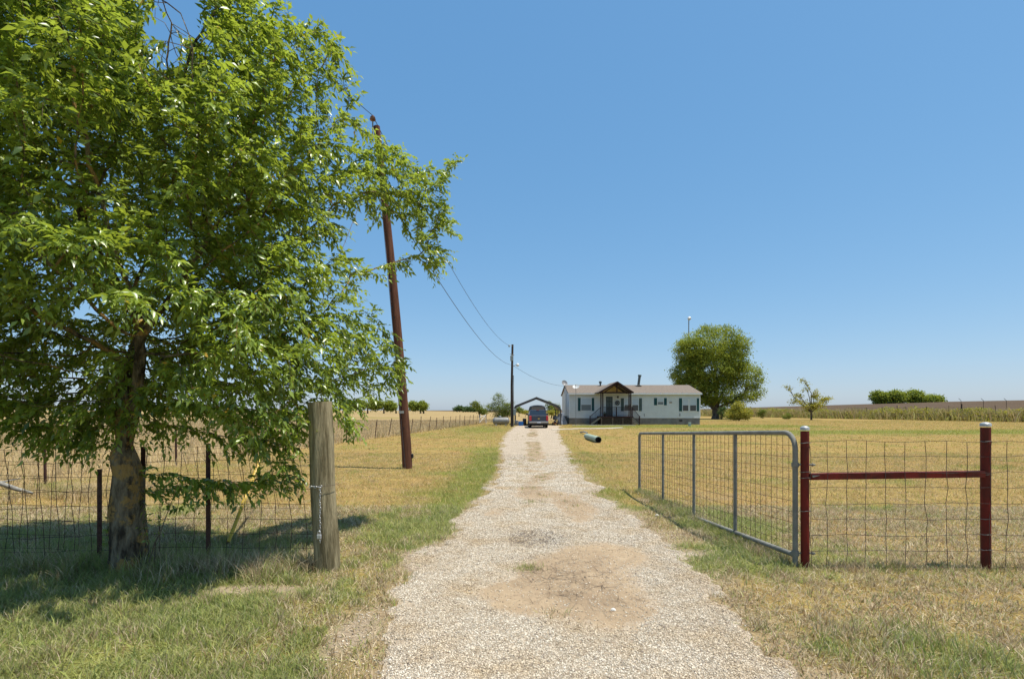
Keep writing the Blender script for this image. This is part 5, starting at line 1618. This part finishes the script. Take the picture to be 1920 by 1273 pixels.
def pickup():
    d = 45.2; cx = (1010.3 - 960) * d / FP; z0 = gz(cx, d) + .01
    t = thing("pickup_truck", (cx, d, z0), 'dark slate compact pickup truck parked on the driveway, tailgate towards the camera', 'pickup truck')
    W = .84
    z = lambda h: z0 + h
    # body lower with bed (open) and cab
    b = MB()
    side = [(d + .1, z(.42)), (d + .1, z(1.13)), (d + 1.75, z(1.13)), (d + 1.78, z(1.12)), (d + 3.25, z(1.12)), (d + 4.6, z(1.02)), (d + 4.75, z(.85)), (d + 4.75, z(.40))]
    b.prism(side, cx - W, cx + W, 'x')
    b.build("body", TRUCK_M, t)
    # cab: tapered greenhouse
    def ring(y, hw, zz): return [(cx - hw, y, zz), (cx + hw, y, zz)]
    g = MB()
    vs = [(cx - W + .03, d + 1.8, z(1.12)), (cx + W - .03, d + 1.8, z(1.12)), (cx + W - .03, d + 3.3, z(1.12)), (cx - W + .03, d + 3.3, z(1.12)),
          (cx - W + .16, d + 1.92, z(1.60)), (cx + W - .16, d + 1.92, z(1.60)), (cx + W - .18, d + 2.75, z(1.62)), (cx - W + .18, d + 2.75, z(1.62))]
    g.add(vs, [(3, 2, 1, 0), (4, 5, 6, 7), (0, 1, 5, 4), (1, 2, 6, 5), (2, 3, 7, 6), (3, 0, 4, 7)])
    cab = g.build("cab", TRUCK_M, t)
    def pane(q, nm): MB().add(q, [(0, 1, 2, 3)]).build(nm, TRUCKW_M, cab)
    e = .012
    pane([(cx - W + .12, d + 1.83 - e, z(1.19)), (cx + W - .12, d + 1.83 - e, z(1.19)), (cx + W - .22, d + 1.91 - e, z(1.53)), (cx - W + .22, d + 1.91 - e, z(1.53))], "rear_window")
    for s_ in (-1, 1):
        pane([(cx + s_ * (W - .03 - .02 + .012), d + 1.95, z(1.18)), (cx + s_ * (W - .05 + .012), d + 3.0, z(1.18)), (cx + s_ * (W - .14), d + 2.7, z(1.53)), (cx + s_ * (W - .14), d + 2.05, z(1.53))], "side_window")
    MB().box(cx - .12, cx + .12, d + 1.88, d + 1.915, z(1.57), z(1.615)).build("brake_light", TAIL_M, cab)
    tg = MB().box(cx - W + .2, cx + W - .2, d + .05, d + .098, z(.60), z(1.12), bev=.015).build("tailgate", TRUCK_M, t)
    em = MB().box(cx - .10, cx + .10, d + .03, d + .049, z(.82), z(.875)); em.box(cx - .045, cx + .045, d + .028, d + .05, z(.80), z(.895)); em.build("emblem", GOLD_M, tg)
    MB().box(cx - .12, cx + .12, d + .03, d + .049, z(1.02), z(1.07)).build("handle", BLACK_M, tg)
    for s_ in (-1, 1):
        x0_, x1_ = sorted((cx + s_ * (W - .19), cx + s_ * (W + .01)))
        MB().box(x0_, x1_, d + .04, d + .16, z(.66), z(1.10), bev=.02).build("tail_light", TAIL_M, t)
        m_ = MB(); m_.box(*sorted((cx + s_ * (W + .02), cx + s_ * (W + .20))), d + 3.0, d + 3.08, z(1.13), z(1.30), bev=.02)
        m_.bar((cx + s_ * (W - .04), d + 3.04, z(1.15)), (cx + s_ * (W + .06), d + 3.04, z(1.18)), .04, .04)
        m_.build("mirror", BLACK_M, t)
    MB().box(cx - W - .01, cx + W + .01, d - .12, d + .04, z(.44), z(.60), bev=.03).build("bumper", CHROME_M, t)
    MB().box(cx - W, cx + W, d - .1, d + .05, z(.34), z(.438), bev=.02).build("lower_valance", BLACK_M, t)
    MB().box(cx - .16, cx + .16, d - .145, d - .125, z(.46), z(.59)).build("number_plate", PLATE_M, t)
    MB().bar((cx, d - .2, z(.36)), (cx, d + .2, z(.36)), .06, .06).build("tow_hitch", BLACK_M, t)
    MB().box(cx - .6, cx + .6, d + .3, d + 4.4, z(.26), z(.41)).build("chassis", BLACK_M, t)
    for s_ in (-1, 1):
        for yy in (d + 1.05, d + 3.95):
            M = Matrix.Translation((cx + s_ * (W - .11), yy, z(.33))) @ Matrix.Rotation(R(90), 4, 'Y')
            r, wd = .33, .23
            w_ = MB().lathe([(r * .6, -wd / 2), (r * .94, -wd / 2), (r, -wd * .35), (r, wd * .35), (r * .94, wd / 2), (r * .6, wd / 2)], 24, M).build("wheel", RUB_M, t, smooth=True)
            MB().lathe([(.05, -wd * .52), (r * .58, -wd * .5), (r * .6, wd * .5), (.05, wd * .52)], 16, M).build("rim", CHROME_M, w_, smooth=True)
pickup()

def van():
    d = 51.6; cx = (1008.3 - 960) * d / FP; z0 = gz(cx, d) + .01
    t = thing("van", (cx, d, z0), 'high-roofed dark van parked in the carport ahead of the pickup', 'van')
    z = lambda h: z0 + h
    W = .86; n = 7
    def sec(y, top, hw, rh=.35):
        pts = [(cx - hw, y, z(.35)), (cx - hw, y, z(1.2))]
        for k in range(n):
            a = math.pi * k / (n - 1)
            pts.append((cx - math.cos(a) * hw * (.93 - .16 * math.sin(a) * 0), y, z(top - rh + rh * math.sin(a) ** .55 if 0 < k < n - 1 else top - rh)))
        pts += [(cx + hw, y, z(1.2)), (cx + hw, y, z(.35))]
        return pts
    secs = [sec(d, 2.06, W * .93), sec(d + .12, 2.12, W), sec(d + 3.2, 2.1, W), sec(d + 4.0, 1.55, W), sec(d + 4.9, 1.1, W, .1)]
    m = len(secs[0]); mb = MB(); vs = sum(secs, []); fs = []
    for i in range(len(secs) - 1):
        for k in range(m): fs.append((i * m + k, i * m + (k + 1) % m, (i + 1) * m + (k + 1) % m, (i + 1) * m + k))
    fs += [tuple(range(m)), tuple((len(secs) - 1) * m + k for k in range(m))[::-1]]
    mb.add(vs, fs); mb.build("body", VANDK_M, t, smooth=True)
    MB().prism([(cx - .66, z(1.55)), (cx + .66, z(1.55)), (cx + .6, z(1.93)), (cx - .6, z(1.93))], d - .012, d - .002).build("rear_window", mat("tinted_brown_glass", (.12, .10, .085), .15, 0, .6), t)
    MB().prism([(cx - .66, z(1.40)), (cx + .66, z(1.40)), (cx + .66, z(1.47)), (cx - .66, z(1.47))], d - .014, d - .002).build("trim_strip", VAN_M, t)
    for s_ in (-1, 1): MB().box(*sorted((cx + s_ * .68, cx + s_ * .78)), d - .02, d + .05, z(.8), z(1.15)).build("tail_light", TAIL_M, t)
    MB().box(cx - W, cx + W, d - .1, d - .02, z(.4), z(.55), bev=.02).build("bumper", CHROME_M, t)
    for s_ in (-1, 1):
        for yy in (d + 1.0, d + 3.9):
            M = Matrix.Translation((cx + s_ * (W - .1), yy, z(.34))) @ Matrix.Rotation(R(90), 4, 'Y')
            MB().lathe([(.05, -.1), (.34, -.1), (.34, .1), (.05, .1)], 20, M).build("wheel", RUB_M, t, smooth=True)
van()

# propane tank
def tank():
    d = 53.0; s = d / FP; x0, x1 = (923.5 - 960) * s, (955.5 - 960) * s; z0 = gz(x0, d); zc = z0 + .50; r = .37
    t = thing("propane_tank", ((x0 + x1) / 2, d, z0), 'silver-grey horizontal propane tank lying on the lawn beside the feathery shrub', 'propane tank')
    L_ = x1 - x0
    prof = [(.02, 0)] + [(r * math.sin(R(a)), r * .75 * (1 - math.cos(R(a)))) for a in (20, 40, 60, 80)] + [(r, r * .8), (r, L_ - r * .8)] + [(r * math.sin(R(a)), L_ - r * .75 * (1 - math.cos(R(a)))) for a in (80, 60, 40, 20)] + [(.02, L_)]
    M = Matrix.Translation((x0, d, zc)) @ Matrix.Rotation(R(90), 4, 'Y')
    MB().lathe(prof, 24, M).build("vessel", TANK_M, t, smooth=True)
    MB().lathe([(.14, 0), (.15, .12), (.10, .19), (.02, .2)], 14, Matrix.Translation(((x0 + x1) / 2 - .1, d, zc + r - .03))).build("valve_dome", TANK_M, t, smooth=True)
    for k in (.22, .78):
        MB().box(x0 + L_ * k - .08, x0 + L_ * k + .08, d - .3, d + .3, z0 - .05, zc - r * .8).build("saddle", CONC_M, t)
tank()

# bits by the carport leg
def barrel(px, py0, py1, d, wpx, m, name, label, cat):
    s = d / FP; x = (px - 960) * s; z0 = gz(x, d); h = (py1 - py0) * s; r = wpx * s / 2
    t = thing(name, (x, d, z0), label, cat)
    MB().lathe([(r * .86, 0), (r * .92, .02), (r * .97, h * .5), (r, h * .9), (r, h * .93), (r * .9, h * .93)], 18, Matrix.Translation((x, d, z0))).build("body", m, t, smooth=True)
    MB().lathe([(r * 1.05, 0), (r * 1.05, h * .06), (r * .9, h * .09), (.02, h * .11)], 18, Matrix.Translation((x, d, z0 + h * .93))).build("lid", m, t, smooth=True)
barrel(976.5, 791, 799, 52.6, 9.5, BLUE_M, "tub", 'bright blue plastic tub beside the carport leg', 'tub')
barrel(983.5, 786, 799, 53.4, 7, BLACK_M, "rubbish_bin", 'black rubbish bin between the blue tub and the pickup', 'bin')
barrel(968, 789, 798, 53.8, 7, GREYP_M, "rubbish_bin", 'grey bin against the left carport leg', 'bin')

# clutter between carport and house
def grill():
    x, y = 4.75, 56.0; z0 = gz(x, y)
    t = thing("barbecue_grill", (x, y, z0), 'grey barbecue grill among clutter between carport and house', 'grill')
    MB().lathe([(.05, 0), (.28, .08), (.30, .25), (.24, .42), (.05, .52)], 14, Matrix.Translation((x, y, z0 + .5))).build("firebox", GREYP_M, t, smooth=True)
    for a in (0, 120, 240): MB().tube([(x + .1 * math.cos(R(a)), y + .1 * math.sin(R(a)), z0 + .55), (x + .28 * math.cos(R(a)), y + .28 * math.sin(R(a)), z0)], .02, 6).build("leg", BLACK_M, t)
grill()
def mower():
    x, y = 4.55, 54.4; z0 = gz(x, y)
    t = thing("lawn_mower", (x, y, z0), 'small dark push mower parked at the right carport leg', 'mower')
    MB().box(x - .28, x + .28, y - .25, y + .25, z0 + .14, z0 + .30, bev=.03).build("deck", JUNKR_M, t)
    MB().lathe([(.15, 0), (.15, .14), (.08, .2)], 12, Matrix.Translation((x, y, z0 + .3))).build("engine", BLACK_M, t)
    MB().tube([(x - .2, y + .2, z0 + .25), (x - .55, y + .3, z0 + .95), (x - .55, y + .1, z0 + .98)], .015, 6).build("handle", BLACK_M, t)
    for a, b in ((-.26, -.22), (.26, -.22), (-.26, .22), (.26, .22)):
        MB().lathe([(.03, -.03), (.12, -.03), (.12, .03), (.03, .03)], 12, Matrix.Translation((x + a, y + b, z0 + .12)) @ Matrix.Rotation(R(90), 4, 'Y')).build("wheel", RUB_M, t)
mower()
def tarp():
    x, y = 5.45, 56.2; z0 = gz(x, y); mb = MB()
    vs = []; n = 12
    for i in range(7):
        for k in range(n):
            a = 2 * math.pi * k / n; s_ = i / 6
            r = (.55 - .28 * s_) * (1 + .15 * math.sin(a * 3 + i) + .06 * math.sin(a * 7))
            vs.append((x + r * math.cos(a), y + r * .8 * math.sin(a), z0 + 1.25 * s_ + .03 * math.sin(a * 5)))
    fs = [(i * n + k, i * n + (k + 1) % n, (i + 1) * n + (k + 1) % n, (i + 1) * n + k) for i in range(6) for k in range(n)] + [tuple(6 * n + k for k in range(n))]
    mb.add(vs, fs)
    tag(mb.build("covered_equipment", mat("slate_tarp", (.13, .15, .19), .8, 0, .2, col2=(.30, .32, .36), scale=5), org=(x, y, z0), smooth=True), 'upright bundle under a slate-blue tarp against the house corner', 'tarp')
tarp()
def ac_unit():
    x, y = 6.0, 57.7; z0 = gz(x, y)
    t = thing("air_conditioner", (5.95, 58.4, z0), 'dark air conditioning unit at the left gable wall of the house', 'air conditioner')
    MB().box(5.55, 6.25, 58.0, 58.8, z0, z0 + .95, bev=.03).build("cabinet", GREYP_M, t)
    MB().box(5.62, 6.18, 57.985, 57.998, z0 + .1, z0 + .85).build("grille", BLACK_M, t)
ac_unit()

# side steps/deck right of the house, barbecue drum
def side_deck():
    d = 63; s = d / FP; x0, x1 = 21.1, 22.4; z0 = gz(22, d)
    t = thing("side_deck", (21.7, d, z0), 'small dark wooden side deck with railing at the right end of the house', 'deck')
    MB().box(x0, x1, d - .8, d + .8, z0 + .65, z0 + .75).build("platform", DECK_M, t)
    for x in (x0 + .1, x1 - .1):
        for y in (d - .75, d + .75): MB().box(x - .06, x + .06, y - .05, y + .05, z0, z0 + 1.75).build("post", DECK_M, t)
    mb = MB()
    for zz in (1.1, 1.4, 1.7): mb.box(x0 + .02, x1, d - .83, d - .77, z0 + zz - .04, z0 + zz + .04)
    mb.build("railing", GREYP_M, t)
    MB().box(x0, x1, d - .8, d + .8, z0 + 2.3, z0 + 2.36) 
side_deck()
def smoker():
    x, y = 25.8, 73; z0 = gz(x, y)
    t = thing("barrel_smoker", (x, y, z0), 'dark rusty barrel smoker under the tall shade tree', 'smoker')
    M = Matrix.Translation((x - .8, y, z0 + .85)) @ Matrix.Rotation(R(90), 4, 'Y')
    MB().lathe([(.4, 0), (.45, .05), (.45, 1.55), (.4, 1.6)], 18, M).build("drum", JUNKR_M, t, smooth=True)
    MB().tube([(x + .5, y, z0 + 1.2), (x + .5, y, z0 + 1.8)], .07, 8).build("chimney", BLACK_M, t)
    for a in (-.6, .6):
        for b in (-.3, .3): MB().bar((x + a, y + b, z0), (x + a, y + b, z0 + .6), .06, .06).build("leg", BLACK_M, t)
smoker()

# concrete path, boards by the porch
def slab(name, pts, wd, m, label, kind=None, cat=None, h=.03):
    V = []; F = []
    for i, (x, y) in enumerate(pts):
        z = gz(x, y)
        for dy, dz in ((-wd / 2, -.05), (-wd / 2, h), (wd / 2, h), (wd / 2, -.05)): V.append((x, y + dy, z + dz))
    for i in range(len(pts) - 1):
        for k in range(4): F.append((i * 4 + k, i * 4 + (k + 1) % 4, i * 4 + 4 + (k + 1) % 4, i * 4 + 4 + k))
    F += [(0, 1, 2, 3), tuple(len(V) - 4 + k for k in (3, 2, 1, 0))]
    mb = MB(); mb.add(V, F)
    o = mb.build(name, m, org=None)
    tag(o, label, cat, kind=kind)
slab("path", [(3.2 + k * .55, 41.2 + k * .34 + .15 * math.sin(k * .7)) for k in range(13)], .75, PATH_M, 'narrow pale concrete path curving from the driveway towards the porch', 'structure', None, .075)
slab("kerb_board", [((1073 - 960) * 53.4 / FP, 53.4), ((1110 - 960) * 53.4 / FP, 53.5), ((1192 - 960) * 53.6 / FP, 53.6)], .28, CONC_M, 'pale timber edging lying on the grass in front of the porch', None, 'board', .07)

# green rolled tube
def rolled():
    a = at(1100, 818, 28.6); b = at(1122, 828.5, 25.0)
    r = .155
    a.z = gz(a.x, a.y) + r; b.z = gz(b.x, b.y) + r
    t = thing("corrugated_tube", (b.x, b.y, b.z - r), 'pale green ribbed drain tube lying on the lawn right of the driveway', 'drain tube')
    n = 40; d_ = (b - a)
    pts = [a + d_ * k / n for k in range(n + 1)]; rr = [r * (1 + .05 * (k % 2)) for k in range(n + 1)]
    q = [b + d_ * .001, b - d_.normalized() * .3]
    mb = MB().tube(pts, rr, 18, cap=False); mb.tube([pts[0] , pts[0] + d_ * .001], [r, .01], 18, cap=False)
    mb.build("tube", CULV_M, t, smooth=True)
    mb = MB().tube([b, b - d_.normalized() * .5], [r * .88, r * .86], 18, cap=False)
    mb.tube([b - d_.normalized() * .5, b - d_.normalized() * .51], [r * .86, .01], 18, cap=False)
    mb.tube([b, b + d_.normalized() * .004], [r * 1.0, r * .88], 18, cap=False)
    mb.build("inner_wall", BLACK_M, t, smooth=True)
rolled()
p = gp(1100, 813); 
def stick():
    a = gp(1088, 812); b = gp(1101, 815)
    a.z = gz(a.x, a.y) + .05; b.z = gz(b.x, b.y) + .12
    mb = MB().tube([a, a.lerp(b, .5) + Vector((0, 0, .05)), b], .045, 7)
    tag(mb.build("drain_pipe_stub", GREYP_M, org=tuple(a), smooth=True), 'short grey pipe end lying at the far end of the green tube', 'pipe')
stick()

# pedestal
x = (1293 - 960) * 51.5 / FP; z0 = gz(x, 51.5)
t = thing("utility_pedestal", (x, 51.5, z0), 'small pale green utility pedestal on the lawn in front of the house', 'utility box')
MB().box(x - .12, x + .12, 51.4, 51.62, z0 - .05, z0 + .32, bev=.015).build("housing", PED_M, t)
MB().box(x - .14, x + .14, 51.38, 51.64, z0 + .321, z0 + .38, bev=.015).build("lid", PED_M, t)

# lamp pole behind the shade tree
def lamp_pole():
    d = 100; b = at(1290.5, 785, d); z0 = gz(b.x, d); tp = at(1291.5, 600, d)
    t = thing("yard_light_pole", (b.x, d, z0), 'tall slim pole with round head rising above the left side of the shade tree', 'pole')
    MB().tube([(b.x, d, z0), (tp.x, d, tp.z)], [.13, .09], 8).build("pole", GALV_M, t, smooth=True)
    MB().lathe([(.05, -.35), (.30, -.2), (.36, .05), (.22, .3), (.03, .4)], 14, Matrix.Translation((tp.x + .1, d, tp.z + .3))).build("lamp_head", SOD_M, t, smooth=True)
lamp_pole()
# thin far pole behind the leaning pole
b = at(763, 775, 120); z0 = gz(b.x, 120)
t = thing("distant_pole", (b.x, 120, z0), 'distant thin pole rising just right of the leaning pole', 'pole')
MB().tube([(b.x, 120, z0), (b.x, 120, at(763, 734, 120).z)], .10, 6).build("pole", POLE2_M, t)
MB().box(b.x - .35, b.x + .35, 119.95, 120.05, at(763, 735, 120).z, at(763, 733, 120).z).build("crossarm", POLE2_M, t)

# right field fence
def hedge_fence():
    t = thing("field_fence", (HEDGE(78), 78, gz(HEDGE(78), 78)), 'old wire fence half buried in the tall weeds at the right', 'fence')
    pos = [(1803, .10, 2.55, 0), (1653 + 216, .04, 2.3, .25), (1700, .04, 2.2, .15), (1738, .04, 2.2, .1), (1682, .05, 2.4, 0), (1626, .04, 2.1, .1), (1593, .04, 2.1, .2), (1655, .04, 2.2, .1), (1780, .03, 2.3, .1)]
    top = []
    for px, r, h, lx in pos:
        s_ = (px - 960) / FP; Y = 87 / (s_ + .245); x = HEDGE(Y); z0 = gz(x, Y)
        MB().tube([(x, Y, z0 - .1), (x - lx, Y, z0 + h)], r, 6).build("fence_post", POLE2_M, t)
        top.append((Y, x, z0))
    top.sort(); mb = MB()
    for hz in (.9, 1.5, 2.0): mb.tube([(x, Y, z0 + hz) for Y, x, z0 in top], .012, 4)
    mb.build("wire", WIRE_M, t)
    # barbed outriggers further back
    t2 = thing("ridge_fence", (at(1830, 760, 150).x, 150, gz(at(1830, 760, 150).x, 150)), 'sparse line of thin leaning posts on the brown ridge at the far right', 'fence')
    for px in (1800, 1842, 1885):
        b_ = at(px, 770, 150); z0 = gz(b_.x, 150); zt = at(px, 747, 150).z
        MB().tube([(b_.x + .3, 150, z0), (b_.x + .3, 150, zt - .6), (b_.x - .4, 150, zt)], .06, 5).build("fence_post", POLE2_M, t2)
hedge_fence()

# white stone on the drive, stones by the edges
def rock(x, y, r, label, m=ROCK_M, name="stone"):
    z0 = gz(x, y) + .012
    vs = []; n = 9; prof = [(.0, 0.02), (.85, 0), (1, .35), (.8, .75), (.35, 1)]
    for i, (a, b) in enumerate(prof):
        for k in range(n):
            t_ = 2 * math.pi * k / n; q = 1 + .22 * math.sin(k * 2.3 + i * 1.1 + x * 9)
            vs.append((x + r * a * q * math.cos(t_), y + r * .8 * a * q * math.sin(t_), z0 - .003 + r * .9 * b))
    fs = [(i * n + k, i * n + (k + 1) % n, (i + 1) * n + (k + 1) % n, (i + 1) * n + k) for i in range(4) for k in range(n)] + [tuple(4 * n + k for k in range(n))]
    tag(MB().add(vs, fs).build(name, m, org=(x, y, z0), smooth=False), label, 'stone')
q = gp(1150, 1146); rock(q.x, q.y, .022, 'single egg-sized white stone on the tyre-marked dirt of the driveway')
q = gp(1232, 966); rock(q.x, q.y, .03, 'white stone at the right edge of the driveway by the gate end')
